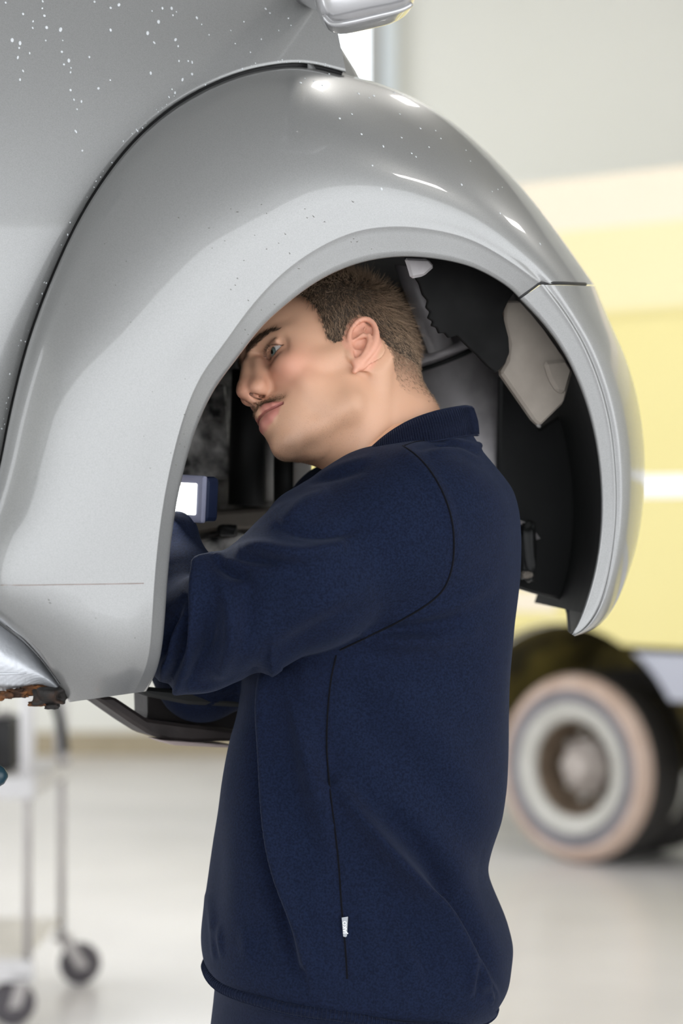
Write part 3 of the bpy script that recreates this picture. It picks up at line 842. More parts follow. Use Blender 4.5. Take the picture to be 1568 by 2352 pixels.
# ------------------------------------------------------------------ the mechanic: signed-distance modelling
class Field:
    """A block of samples into which shapes are blended; mesh() turns it into one continuous surface."""
    def __init__(s, lo, hi, h):
        s.lo = np.array(lo, np.float32); s.h = h
        s.n = np.ceil((np.array(hi) - s.lo) / h).astype(int) + 1
        s.ax = [s.lo[i] + h * np.arange(s.n[i], dtype=np.float32) for i in range(3)]
        s.F = np.full(s.n, 1.0, np.float32); s.pad = 12 * h

    def win(s, lo, hi):
        sl = []
        for i in range(3):
            a = max(0, int((lo[i] - s.lo[i]) / s.h) - 1); b = min(s.n[i], int((hi[i] - s.lo[i]) / s.h) + 3)
            if b <= a: return None
            sl.append(slice(a, b))
        X = s.ax[0][sl[0]][:, None, None]; Y = s.ax[1][sl[1]][None, :, None]; Z = s.ax[2][sl[2]][None, None, :]
        return tuple(sl), X, Y, Z

    def put(s, fn, lo, hi, k, sub=False):
        m = max(2.2 * k + 3 * s.h, s.pad)
        w = s.win(np.array(lo) - m, np.array(hi) + m)
        if w is None: return
        sl, X, Y, Z = w
        d = fn(X, Y, Z).astype(np.float32)
        a = s.F[sl]
        if sub: a = -a
        kk = max(k, 1e-5)
        hh = np.maximum(kk - np.abs(a - d), 0) / kk
        r = np.minimum(a, d) - hh * hh * kk * .25
        s.F[sl] = -r if sub else r

    def ell(s, c, r, k=.01, R=None, sub=False):
        c = np.array(c, float); r = np.array(r, float)
        def fn(X, Y, Z):
            x, y, z = X - c[0], Y - c[1], Z - c[2]
            if R is not None:
                x, y, z = (R[0][0] * x + R[0][1] * y + R[0][2] * z, R[1][0] * x + R[1][1] * y + R[1][2] * z, R[2][0] * x + R[2][1] * y + R[2][2] * z)
            k0 = np.sqrt((x / r[0]) ** 2 + (y / r[1]) ** 2 + (z / r[2]) ** 2)
            k1 = np.sqrt((x / r[0] ** 2) ** 2 + (y / r[1] ** 2) ** 2 + (z / r[2] ** 2) ** 2) + 1e-9
            return k0 * (k0 - 1) / k1
        e = r if R is None else np.full(3, r.max())
        s.put(fn, c - e, c + e, k, sub)

    def cap(s, a, b, ra, rb=None, k=.01, sub=False, flat=None):
        """Tapered capsule from a to b."""
        a, b = np.array(a, float), np.array(b, float); rb = ra if rb is None else rb
        ba = b - a; L2 = float(ba @ ba) + 1e-12
        def fn(X, Y, Z):
            x, y, z = X - a[0], Y - a[1], Z - a[2]
            h = np.clip((x * ba[0] + y * ba[1] + z * ba[2]) / L2, 0, 1)
            return np.sqrt((x - ba[0] * h) ** 2 + (y - ba[1] * h) ** 2 + (z - ba[2] * h) ** 2) - (ra + (rb - ra) * h)
        r = max(ra, rb)
        s.put(fn, np.minimum(a, b) - r, np.maximum(a, b) + r, k, sub)

    def path(s, pts, rs, k=.006, sub=False):
        rs = [rs] * len(pts) if np.isscalar(rs) else rs
        for i in range(len(pts) - 1): s.cap(pts[i], pts[i + 1], rs[i], rs[i + 1], k if i == 0 else min(k, .5 * min(rs[i], rs[i + 1]) + 1e-4), sub)

    def mesh(s):
        F = s.F; ins = F < 0
        n = np.array(F.shape)
        c = np.zeros(n - 1, np.int8)
        for d in range(8):
            i, j, k = d & 1, d >> 1 & 1, d >> 2
            c += ins[i:n[0] - 1 + i, j:n[1] - 1 + j, k:n[2] - 1 + k]
        act = np.argwhere((c > 0) & (c < 8))
        idx = np.full(n - 1, -1, np.int32); idx[tuple(act.T)] = np.arange(len(act))
        acc = np.zeros((len(act), 3)); cnt = np.zeros(len(act))
        cor = [(d & 1, d >> 1 & 1, d >> 2) for d in range(8)]
        val = [F[tuple((act + np.array(q)).T)] for q in cor]
        for p in range(8):
            for ax in range(3):
                if cor[p][ax]: continue
                q = p | (1 << ax)
                a, b = val[p], val[q]
                m = (a < 0) != (b < 0)
                t = a[m] / (a[m] - b[m])
                pt = np.array(cor[p], float)[None].repeat(m.sum(), 0); pt[:, ax] += t
                acc[m] += pt; cnt[m] += 1
        V = (act + acc / cnt[:, None]) * s.h + s.lo
        quads = []
        for ax in range(3):
            u, v = (ax + 1) % 3, (ax + 2) % 3
            sa = [slice(1, -1)] * 3; sa[ax] = slice(0, -1); sb = list(sa); sb[ax] = slice(1, None)
            A_, B_ = ins[tuple(sa)], ins[tuple(sb)]
            e = np.argwhere(A_ != B_); flip = A_[tuple(e.T)]
            off = np.ones(3, int); off[ax] = 0
            e = e + off
            def cell(du, dv):
                q = e.copy(); q[:, u] -= du; q[:, v] -= dv
                return idx[tuple(q.T)]
            Q = np.stack([cell(1, 1), cell(0, 1), cell(0, 0), cell(1, 0)], 1)
            Q[~flip] = Q[~flip][:, ::-1]
            quads.append(Q)
        return V, np.concatenate(quads)


def relax(V, Q, it=2, lam=.5, keep=None):
    """Light Laplacian smoothing of a quad mesh."""
    E = np.concatenate([Q[:, [0, 1]], Q[:, [1, 2]], Q[:, [2, 3]], Q[:, [3, 0]]])
    E = np.concatenate([E, E[:, ::-1]])
    deg = np.bincount(E[:, 0], minlength=len(V)).astype(float); lone = deg == 0; deg[lone] = 1
    for i in range(it * 2):
        S = np.stack([np.bincount(E[:, 0], V[E[:, 1], d], len(V)) for d in range(3)], 1) / deg[:, None]
        S[lone] = V[lone]
        V = V + (S - V) * (lam if i % 2 == 0 else -lam * 1.03)
    return V


def normals(V, Q):
    n = np.cross(V[Q[:, 2]] - V[Q[:, 0]], V[Q[:, 3]] - V[Q[:, 1]])
    N = np.zeros_like(V)
    for j in range(4):
        for d in range(3): N[:, d] += np.bincount(Q[:, j], n[:, d], len(V))
    return N / (np.linalg.norm(N, axis=1)[:, None] + 1e-12)


# ---------------- head frame: local axes F (forward), L (his left), U (up)
def head_rot(y, p, r):
    Bs = np.array([[-1, 0, 0], [0, -1, 0], [0, 0, 1]], float).T
    cy, sy, cp, sp, cr, sr = math.cos(y), math.sin(y), math.cos(p), math.sin(p), math.cos(r), math.sin(r)
    return Bs @ np.array([[cp, 0, sp], [0, 1, 0], [-sp, 0, cp]]) @ np.array([[cy, -sy, 0], [sy, cy, 0], [0, 0, 1]]) @ np.array([[1, 0, 0], [0, cr, -sr], [0, sr, cr]])


HM = head_rot(math.radians(28.3), math.radians(.8), math.radians(30.8))
HC = P(752.3, 884.8, 2.83)
HS = 1.0217
def h2w(q): return np.asarray(q) @ (HM.T * HS) + HC
def w2h(q): return (np.asarray(q) - HC) @ HM / HS


hd = Field((-.135, -.102, -.25), (.128, .104, .150), .00135)
both = lambda f: [f(1), f(-1)]
hd.pad = .036
# skull and face masses
hd.ell((-.014, 0, .050), (.096, .0735, .077), .001)
hd.ell((.034, 0, .056), (.0625, .0545, .056), .015)
hd.ell((-.045, 0, .026), (.064, .062, .060), .02)
hd.ell((.034, 0, -.012), (.050, .047, .062), .015)
for s in (1, -1):
    hd.cap((.002, s * .052, .002), (.008, s * .044, -.048), .013, .013, .02)         # ramus
    hd.cap((.011, s * .0455, -.060), (.068, s * .013, -.080), .0145, .0118, .02)      # jaw body
    hd.ell((.050, s * .041, -.003), (.023, .0145, .015), .014)                        # cheekbone
    hd.cap((.049, s * .035, -.028), (.063, s * .021, -.060), .0168, .0120, .022)         # cheek fill
    hd.ell((.034, s * .0505, .022), (.030, .0085, .022), .018)
    hd.ell((.026, s * .0400, -.034), (.030, .0125, .030), .015)
    hd.cap((.034, s * .050, -.004), (.006, s * .060, .002), .008, .0075, .015)        # zygomatic arch
    hd.ell((.0685, s * .033, .0025), (.0145, .0165, .0125), .016)
    hd.cap((.0885, s * .013, .0365), (.0655, s * .0435, .0395), .0065, .0060, .012)    # brow ridge
hd.ell((.0770, 0, -.0825), (.0135, .0165, .0118), .012)                              # chin
hd.ell((.0645, 0, -.046), (.031, .031, .031), .016)                                    # mouth barrel
hd.cap((.072, 0, -.074), (.074, 0, -.060), .015, .014, .014)
# sockets
for s in (1, -1):
    hd.ell((.0925, s * .031, .0235), (.0155, .0175, .0105), .012, sub=True)
    hd.ell((.091, s * .0175, .021), (.010, .007, .010), .010, sub=True)
# nose
hd.cap((.0955, 0, .024), (.1045, 0, .000), .0075, .0085, .012)
hd.ell((.1065, 0, -.0095), (.0112, .0105, .0098), .009)
hd.cap((.1035, 0, -.020), (.0965, 0, -.026), .0045, .005, .006)
for s in (1, -1):
    hd.ell((.0955, s * .0125, -.0130), (.0125, .0070, .0082), .006)
    hd.cap((.088, s * .013, .020), (.094, s * .010, -.005), .006, .007, .012)
    hd.cap((.0885, s * .0205, -.0075), (.0835, s * .0195, -.0185), .0012, .0012, .005, sub=True)   # groove behind the ala
    hd.path([(.0895, s * .0215, -.020), (.0835, s * .0285, -.033)], .001, .012, sub=True)          # nasolabial fold
for s in (1, -1):
    hd.path([(.0955, s * .0075, -.0235), (.1005, s * .0068, -.0200), (.1050, s * .0062, -.0172)], [.0026, .0030, .0021], .002, sub=True)
    hd.cap((.100, s * .0068, -.020), (.096, s * .0075, -.008), .0026, .0022, .001, sub=True)
# lips
UL = [(.0955, 0, -.0395), (.0935, .010, -.0390), (.0885, .018, -.0408), (.0805, .0262, -.0438)]
LL = [(.0918, 0, -.0535), (.0900, .010, -.0525), (.0862, .017, -.0497), (.0800, .0255, -.0447)]
ST = [(.0990, 0, -.0452), (.0968, .010, -.0447), (.0910, .0185, -.0446), (.0815, .0275, -.0440)]
mir2 = lambda pts: [(a, -b, c) for a, b, c in pts]
for pl in (UL, mir2(UL)): hd.path(pl, [.0048, .0047, .0040, .0016], .006)
for pl in (LL, mir2(LL)): hd.path(pl, [.0062, .0057, .0044, .0016], .007)
hd.cap((.0925, 0, -.031), (.0955, 0, -.036), .005, .004, .010)
hd.cap((.0985, 0, -.027), (.0998, 0, -.0345), .0015, .002, .006, sub=True)
for pl in (ST, mir2(ST)): hd.path(pl, [.0007, .0007, .0008, .0012], .0028, sub=True)
hd.cap((.0985, -.010, -.0680), (.0985, .010, -.0680), .003, .003, .008, sub=True)
# eyelids: a shell round each eyeball with an almond opening
EYE = {s: np.array([.0674, s * .0315, .0222]) for s in (1, -1)}
for s in (1, -1):
    e = EYE[s]
    hd.ell(e + np.array([.0005, 0, 0]), (.0136, .0142, .0134), .006)
    hd.cap(e + (.0110, s * -.013, .0075), e + (.0095, s * .0125, .0070), .0022, .0022, .006)
    hd.path([e + (.0152, s * -.012, .0058), e + (.0165, s * -.002, .0093), e + (.0120, s * .0125, .0058)], .0006, .0022, sub=True)    # lid crease
    # opening
    c = e + np.array([.0125, s * .0005, -.0005])
    for t in np.linspace(-1, 1, 9):
        q = e + np.array([.0135 * math.cos(t * 1.08), s * .0140 * math.sin(t * 1.08), -.0002 - .0016 * t * 0 + .0003])
        hh = .0064 * (1 - .87 * t * t)
        hd.ell(q, (.006, .0030, max(hh, .0009)), .0008, sub=True)
    hd.cap(e + (.0085, s * -.0142, -.0012), e + (.0085, s * -.0105, -.0005), .0012, .0018, .001, sub=True)
# ears
EARL = []
def ear(s):
    A0 = np.array([.0012, s * .0675, .0])                 # root
    f = np.array([-.93, s * .36, .06]); u = np.array([-.26, s * .06, .96]); nrm = np.cross(f, u) * -s
    nrm /= np.linalg.norm(nrm)
    if nrm[1] * s < 0: nrm = -nrm
    E = lambda a, b, c=0.0: A0 + f * a + u * b + nrm * c
    hd.ell(E(.007, .002, -.007), (.010, .009, .020), .008)                       # back of the concha
    plate_pts = [E(.006, .030, -.002), E(.015, .034, -.002), E(.024, .024, -.002), E(.026, .010, -.002), E(.020, -.006, -.002), E(.012, -.018, -.001), E(.005, -.028)]
    hd.path(plate_pts, [.0030, .0034, .0034, .0034, .0032, .0030, .0030], .004)
    for a, b, r1, r2 in ((.012, .020, .014, .016), (.017, .008, .011, .016), (.010, -.006, .010, .014)):
        f0 = f / np.linalg.norm(f); u0 = u - f0 * (u @ f0); u0 /= np.linalg.norm(u0); Rm = np.array([f0, u0, nrm])
        hd.ell(E(a * .93, b, -.0030), (r1 * .92, r2, .0020), .003, R=Rm)
    hel = [E(.000, .006, .002), E(-.002, .018, .0035), E(.002, .029, .004), E(.010, .0365, .0045), E(.020, .0365, .005), E(.0285, .029, .005), E(.0325, .017, .005), E(.031, .004, .0045), E(.0255, -.0065, .004), E(.019, -.0145, .003), E(.0125, -.0200, .002)]
    hel = [tuple(A0 + (q - A0) * 1.0 - f * .07 * ((q - A0) @ f)) for q in crom(np.array(hel), 26)]
    if s == 1: EARL.extend([hel, plate_pts])
    hd.path(hel, [.0026] * 8 + [.0029] * 12 + [.0027] * 6, .0022)
    hd.ell(E(.0088, -.0178, .0005), (.0075, .0048, .0088), .004)                  # lobe
    hd.path([E(.004, .012, .003), E(.013, .0155, .0045), E(.021, .012, .0055), E(.0225, .003, .0055), E(.018, -.008, .005), E(.012, -.015, .004)], [.0014, .0020, .0023, .0023, .0023, .0020], .0028)  # antihelix
    hd.path([E(.013, .0155, .0045), E(.017, .026, .0035)], [.0018, .0014], .004)
    hd.ell(E(.0105, .0045, .0035), (.0080, .0062, .0068), .0025, sub=True)        # concha bowl
    hd.ell(E(.0065, -.0090, .0030), (.0036, .0042, .0070), .0025, sub=True)
    hd.ell(E(.0095, .0225, .0045), (.0060, .0030, .0055), .003, sub=True)         # hollow under the helix
    hd.ell(E(-.001, -.006, .0025), (.0042, .0032, .0062), .005)                  # tragus
    hd.ell(E(.011, -.0165, .003), (.0045, .0030, .0035), .003)                    # antitragus
for s in (1, -1): ear(s)
# neck (given in world points, blended in the head's frame)
def W(px, py, D): return w2h(P(px, py, D))
hd.cap(W(832, 850, 2.865), W(905, 1000, 2.845), .052, .056, .03)
hd.cap(W(905, 1000, 2.845), W(930, 1190, 2.845), .056, .070, .02)
hd.cap(W(770, 950, 2.80), W(835, 1060, 2.815), .030, .040, .03)                    # throat
hd.cap(W(872, 830, 2.80), W(840, 1040, 2.775), .013, .014, .03)                    # neck muscle on the near side
hd.cap((.035, 0, -.070), W(830, 1000, 2.84), .024, .045, .02)
hV, hQ = hd.mesh()
hV = relax(hV, hQ, 2)

# colour of the skin as pigment per vertex (lips, flush, stubble, scalp under the hair, painted nostril shade)
def seg_d(p, pts, rs):
    d = np.full(len(p), 9.0)
    for i in range(len(pts) - 1):
        a, b = np.array(pts[i]), np.array(pts[i + 1]); ba = b - a
        h = np.clip((p - a) @ ba / (ba @ ba), 0, 1)
        d = np.minimum(d, np.linalg.norm(p - a - h[:, None] * ba, axis=1) - (rs[i] + (rs[i + 1] - rs[i]) * h))
    return d


def in_poly(x, y, poly):
    r = np.zeros(len(x), bool); n = len(poly)
    for i in range(n):
        x1, y1 = poly[i]; x2, y2 = poly[(i + 1) % n]
        c = ((y1 > y) != (y2 > y)) & (x < (x2 - x1) * (y - y1) / (y2 - y1 + 1e-12) + x1)
        r ^= c
    return r


HAIR = [(.105, .112), (.074, .1035), (.050, .094), (.034, .083), (.027, .060), (.0255, .040), (.024, .020), (.017, .012), (.009, .014), (.003, .024), (-.003, .036), (-.022, .048), (-.036, .034), (-.040, .006), (-.046, -.016), (-.058, -.036), (-.075, -.050), (-.16, -.056), (-.18, .2), (.11, .2)]
sm = lambda x, a, b: np.clip((x - a) / (b - a), 0, 1) ** 2 * (3 - 2 * np.clip((x - a) / (b - a), 0, 1))
FL = np.array([.15, 1, 1])
gauss = lambda p, c, r: np.exp(-(((p - np.array(c)) / np.array(r)) ** 2).sum(1))


def ear_d(q):
    d = np.minimum(seg_d(q, EARL[0], [.003] * len(EARL[0])), seg_d(q, EARL[1], [.003] * len(EARL[1])))
    return np.where(q[:, 1] > .066, np.minimum(d, np.linalg.norm((q - np.array([-.011, .074, .004])) / np.array([1, 1, 2.0]), axis=1) - .010), .05)


def skin_colour(p):
    q = p * np.array([1, 0, 1]) + np.abs(p) * np.array([0, 1, 0])
    base = np.array([.60, .345, .225])[None].repeat(len(p), 0)
    def mixc(c, w):
        nonlocal base
        base = base + (np.array(c) - base) * w[:, None]
    mixc((.80, .34, .24), .62 * gauss(q, (.066, .040, -.006), (.03, .025, .022)))     # cheek flush
    mixc((.66, .28, .195), .60 * gauss(q, (.105, .0, -.012), (.02, .022, .016)))       # nose
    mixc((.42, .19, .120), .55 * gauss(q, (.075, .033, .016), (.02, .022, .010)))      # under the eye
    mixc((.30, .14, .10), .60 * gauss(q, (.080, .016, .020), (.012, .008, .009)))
    ear_w = 1 - sm(ear_d(q), .004, .009)
    mixc((.74, .34, .25), .55 * ear_w)
    st = sm(-q[:, 2], .030, .062) * sm(q[:, 0], -.02, .02) * (1 - sm(-q[:, 2], .125, .15))
    mixc((.36, .22, .14), .28 * st)
    mixc((.17, .10, .065), .72 * gauss(q, (.082, .014, -.098), (.022, .026, .014)))
    mixc((.20, .12, .08), .5 * gauss(q, (.062, .024, -.096), (.03, .026, .014)))
    mu = gauss(q, (.097, .009, -.0315), (.02, .010, .0042)) + .8 * gauss(q, (.088, .0205, -.0345), (.014, .008, .0042))
    mixc((.22, .13, .08), np.clip(.55 * mu, 0, .7))
    lu = seg_d(q, UL, [.0048, .0047, .0040, .0016]); ll = seg_d(q, LL, [.0078, .0071, .0052, .0018])
    lip = np.minimum(lu, ll)
    lw = 1 - sm(lip, .0002, .0022)
    mixc((.50, .18, .155), .82 * lw)
    sd = seg_d(q, ST, [.0008] * 4)
    mixc((.20, .045, .04), .8 * (1 - sm(sd, .0003, .0016)))
    br = seg_d(q * FL, np.array([(.096, .010, .0385), (.086, .030, .0440), (.075, .041, .0452), (.068, .0475, .0420)]) * FL, [.0024, .0027, .0018, .0004]) + .02 * (q[:, 0] < .05)
    mixc((.10, .06, .04), .75 * (1 - sm(br, -.001, .0022)))
    hm = in_poly(p[:, 0] + .0015 * np.sin(p[:, 2] * 900), p[:, 2], HAIR).astype(float)
    fade = hm * (.04 + .81 * sm(p[:, 2], -.052, .02))
    mixc((.085, .055, .037), fade)
    nos = np.minimum(*[seg_d(p, [(.0955, s * .0075, -.0235), (.1005, s * .0068, -.0200), (.1050, s * .0062, -.0172)], [.0034, .0040, .0028]) for s in (1, -1)])
    mixc((.03, .010, .008), .95 * (1 - sm(nos, -.0012, -.0002)))  # shade inside the nostrils, put into the colour
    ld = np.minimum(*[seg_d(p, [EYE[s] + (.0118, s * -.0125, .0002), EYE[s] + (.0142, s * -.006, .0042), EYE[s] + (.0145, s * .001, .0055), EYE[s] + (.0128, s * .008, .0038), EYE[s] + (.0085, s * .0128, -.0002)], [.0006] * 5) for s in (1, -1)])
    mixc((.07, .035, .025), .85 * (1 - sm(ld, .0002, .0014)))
    return base


M_skin = bpy.data.materials.new('skin')
M_skin.use_nodes = True
nt = M_skin.node_tree; bs = nt.nodes['Principled BSDF']
at = nt.nodes.new('ShaderNodeAttribute'); at.attribute_name = 'pigment'
tc = nt.nodes.new('ShaderNodeTexCoord')
nz = nt.nodes.new('ShaderNodeTexNoise'); nz.inputs['Scale'].default_value = 60; nz.inputs['Detail'].default_value = 5
nt.links.new(tc.outputs['Object'], nz.inputs['Vector'])
mx = nt.nodes.new('ShaderNodeMix'); mx.data_type = 'RGBA'; mx.blend_type = 'OVERLAY'; mx.inputs[0].default_value = .22
nt.links.new(at.outputs['Color'], mx.inputs[6]); nt.links.new(nz.outputs['Color'], mx.inputs[7])
hs = nt.nodes.new('ShaderNodeHueSaturation'); hs.inputs['Saturation'].default_value = 1.0
nt.links.new(mx.outputs[2], hs.inputs['Color'])
nt.links.new(at.outputs['Color'], bs.inputs['Base Color'])
bs.inputs['Roughness'].default_value = .48
bs.inputs['Specular IOR Level'].default_value = .4
bs.inputs['Subsurface Weight'].default_value = .12
bs.inputs['Subsurface Radius'].default_value = (.6, .25, .12)
bs.inputs['Subsurface Scale'].default_value = .008
nb = nt.nodes.new('ShaderNodeTexNoise'); nb.inputs['Scale'].default_value = 900; nb.inputs['Detail'].default_value = 3
nt.links.new(tc.outputs['Object'], nb.inputs['Vector'])
bp = nt.nodes.new('ShaderNodeBump'); bp.inputs['Strength'].default_value = .12; bp.inputs['Distance'].default_value = .0012
nt.links.new(nb.outputs['Fac'], bp.inputs['Height']); nt.links.new(bp.outputs['Normal'], bs.inputs['Normal'])

# ---------------- body under the clothes, and the hands: coarser blocks of the same figure
SHO_N, ELB_N, WRI_N = P(925, 1195, 2.735), P(446, 1466, 2.725), P(396, 1226, 2.788)
SHO_F, ELB_F, WRI_F = P(800, 1210, 2.975), P(465, 1560, 2.945), P(318, 1392, 2.935)
bd = Field((-.36, 2.40, .02), (.30, 3.25, 1.60), .0085)
def torso_at(py): pass
bd.cap(P(915, 1100, 2.845), P(905, 1400, 2.835), .075, .105, .02)
bd.cap(P(905, 1400, 2.835), P(830, 2250, 2.835), .105, .105, .04)
bd.ell(P(905, 1300, 2.835), (.105, .150, .17), .04)
for a, b, c, D0 in ((SHO_N, ELB_N, WRI_N, 2.74), (SHO_F, ELB_F, WRI_F, 2.93)):
    bd.cap(P(905, 1190, 2.84), a, .06, .055, .04)
    bd.cap(a, b, .052, .040, .03); bd.cap(b, c, .038, .024, .02)
HIP = [P(805, 2330, 2.77), P(805, 2330, 2.915)]
KNEE = [np.array([.005, 2.73, .48]), np.array([-.06, 2.94, .48])]
ANK = [np.array([.05, 2.72, .09]), np.array([-.05, 2.95, .09])]
for h, k_, a in zip(HIP, KNEE, ANK):
    bd.cap(P(820, 2200, 2.835), h, .10, .085, .05)
    bd.cap(h, k_, .078, .055, .03); bd.cap(k_, a, .052, .036, .02)
    bd.cap(a, a + np.array([-.13, 0, -.045]), .035, .028, .02)
bV, bQ = bd.mesh()

def hand(wr, palm_c, out, grip, h=.0022):
    """Palm, four curled fingers and a thumb closed round a bar; out = knuckle direction, grip = towards the bar."""
    out = out / np.linalg.norm(out); grip = grip - out * (grip @ out); grip /= np.linalg.norm(grip); sidev = np.cross(out, grip)
    pts = [wr, palm_c + out * .2]
    f = Field(np.minimum(wr, palm_c) - .12, np.maximum(wr, palm_c) + .12, h)
    f.cap(wr, palm_c - out * .02, .025, .022, .01)
    for t in (-.028, -.010, .010, .027): f.cap(palm_c - out * .03 + sidev * t * .7, palm_c + out * .035 + sidev * t, .013, .0115, .012)
    for t, L, r in ((-.030, .92, .0085), (-.010, 1.0, .0092), (.010, 1.06, .0094), (.029, .98, .0092)):
        k0 = palm_c + out * .038 + sidev * t
        k1 = k0 + (out * .55 + grip * .8) * .040 * L
        k2 = k1 + (out * -.45 + grip * .9) * .026 * L
        k3 = k2 + (out * -.95 + grip * .25) * .022 * L
        f.cap(k0, k1, r * 1.1, r, .006); f.cap(k1, k2, r, r * .92, .002); f.cap(k2, k3, r * .92, r * .78, .002)
    b0 = palm_c - out * .020 + sidev * .030
    b1 = b0 + sidev * .022 + grip * .022 + out * .016
    b2 = b1 + grip * .026 + out * .020 - sidev * .006
    b3 = b2 + grip * .010 + out * .022 - sidev * .014
    f.cap(b0, b1, .015, .011, .012); f.cap(b1, b2, .0108, .0098, .003); f.cap(b2, b3, .0098, .0078, .002)
    return f.mesh()


LAMP_C = P(446, 1150, 2.80)
dn = np.array([-.35, .10, .9]); 
HND_N = P(300, 1192, 2.805)
n1 = hand(WRI_N, HND_N, np.array([-.10, .15, 1.0]), np.array([.5, .85, 0]))
n2 = hand(WRI_F, P(262, 1330, 2.93), np.array([-.6, .1, .7]), np.array([.5, .6, -.2]))

geoV = [h2w(hV), bV, n1[0], n2[0]]
offs = np.cumsum([0] + [len(v) for v in geoV])
# head is wound in a right-handed local frame; keep faces outward
allV = np.concatenate(geoV)
hq = hQ if np.linalg.det(HM) > 0 else hQ[:, ::-1]
allQ = np.concatenate([hq + offs[0], bQ + offs[1], n1[1] + offs[2], n2[1] + offs[3]])
person = mesh_obj('person', allV, allQ, M_skin)
tag(person, 'young man with short brown hair in a navy sweatshirt leaning into the wheel arch', 'person')
col = np.ones((len(allV), 4)); col[:, :3] = (.84, .47, .30)
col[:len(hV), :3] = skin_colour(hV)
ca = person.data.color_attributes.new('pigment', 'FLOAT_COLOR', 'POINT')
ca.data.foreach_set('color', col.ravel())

# eyes
M_eye = bpy.data.materials.new('eye'); M_eye.use_nodes = True
nt = M_eye.node_tree; b = nt.nodes['Principled BSDF']; b.inputs['Roughness'].default_value = .08; b.inputs['Coat Weight'].default_value = 1
at = nt.nodes.new('ShaderNodeAttribute'); at.attribute_name = 'pigment'; nt.links.new(at.outputs['Color'], b.inputs['Base Color'])
gz = np.array([.995, .0, -.03]); gz = gz / np.linalg.norm(gz)
for s in (1, -1):
    bm = bmesh.new(); bmesh.ops.create_icosphere(bm, subdivisions=5, radius=1)
    gd = gz + np.array([0, .10, 0]); gd /= np.linalg.norm(gd)
    U = np.array([v.co[:] for v in bm.verts]); c = U @ gd
    bulge = 1 + .055 * np.clip((c - .88) / .12, 0, 1) ** 1.5
    R = .0122
    for v, k_ in zip(bm.verts, bulge): v.co = Vector(h2w(EYE[s] + np.array(v.co) * R * k_))
    o = bm_obj('eyeball', bm, M_eye, person, True)
    a = np.degrees(np.arccos(np.clip(c, -1, 1)))
    kcol = np.array([.66, .64, .62])[None].repeat(len(a), 0)
    iris = np.array([.13, .17, .15]); ring_c = np.array([.035, .045, .045])
    kcol = np.where((a < 30)[:, None], ring_c, kcol); kcol = np.where((a < 26.5)[:, None], iris + .04 * np.sin(np.arctan2(U[:, 2], U[:, 1]) * 14)[:, None], kcol); kcol = np.where((a < 12)[:, None], .004, kcol)
    ca = o.data.color_attributes.new('pigment', 'FLOAT_COLOR', 'POINT'); ca.data.foreach_set('color', np.c_[kcol, np.ones(len(a))].ravel())

# ---------------- hair, brows, moustache, stubble: single strands
def strands(name, roots, dirs, lens, rad, m, parent, seg=4, curl=.12, gravity=0.0):
    n = len(roots)
    t = np.linspace(0, 1, seg + 1)[None, :, None]
    bend = rng.normal(size=(n, 1, 3)) * curl
    pts = roots[:, None] + dirs[:, None] * lens[:, None, None] * t + bend * lens[:, None, None] * t ** 2
    pts[:, :, 2] -= (gravity * lens[:, None] * t[:, :, 0] ** 2)
    hc = bpy.data.hair_curves.new(name)
    hc.add_curves([seg + 1] * n)
    hc.attributes['position'].data.foreach_set('vector', pts.astype(np.float32).ravel())
    ra = hc.attributes.new('radius', 'FLOAT', 'POINT')
    ra.data.foreach_set('value', (rad * (1 - .75 * np.linspace(0, 1, seg + 1) ** 2)[None].repeat(n, 0)).astype(np.float32).ravel())
    o = bpy.data.objects.new(name, hc); COL.objects.link(o)
    hc.materials.append(m); o.parent = parent; o['kind'] = 'stuff'
    return o


def hair_mat(name, c1, c2):
    m = bpy.data.materials.new(name); m.use_nodes = True
    nt = m.node_tree; b = nt.nodes['Principled BSDF']; b.inputs['Roughness'].default_value = .45; b.inputs['Specular IOR Level'].default_value = .35
    hi = nt.nodes.new('ShaderNodeHairInfo'); r = nt.nodes.new('ShaderNodeValToRGB')
    r.color_ramp.elements[0].color = (*c1, 1); r.color_ramp.elements[1].color = (*c2, 1)
    nt.links.new(hi.outputs['Random'], r.inputs['Fac']); nt.links.new(r.outputs['Color'], b.inputs['Base Color'])
    return m


M_hair = hair_mat('brown_hair', (.07, .046, .029), (.58, .41, .28))
M_brow = hair_mat('dark_brow_hair', (.018, .011, .007), (.06, .036, .022))
M_must = hair_mat('moustache_hair', (.09, .055, .032), (.30, .19, .115))
M_stub = hair_mat('stubble_hair', (.05, .03, .018), (.16, .095, .05))
hN = normals(hV, hQ)
if (hN[np.argmax(hV[:, 2])] @ np.array([0, 0, 1])) < 0: hN = -hN


def sample(mask_w, n):
    p = mask_w / mask_w.sum()
    i = rng.choice(len(hV), n, p=p)
    return i


ear_box = ear_d(hV * np.array([1, 0, 1]) + np.abs(hV) * np.array([0, 1, 0])) < .0022
hm = in_poly(hV[:, 0] + .002 * rng.normal(size=len(hV)), hV[:, 2], HAIR) & ~ear_box
# scalp cap: the hair's body, a thin shell that carries the strands
capL = lambda z: .0012 + .0130 * sm(z, .045, .120) + .003 * sm(z, .01, .05)
fm = in_poly(hV[:, 0], hV[:, 2], HAIR) & ~ear_box
fq = fm[hQ].all(1) & (hV[hQ][:, :, 2].mean(1) > .0)
use = np.unique(hQ[fq]); remap = np.full(len(hV), -1); remap[use] = np.arange(len(use))
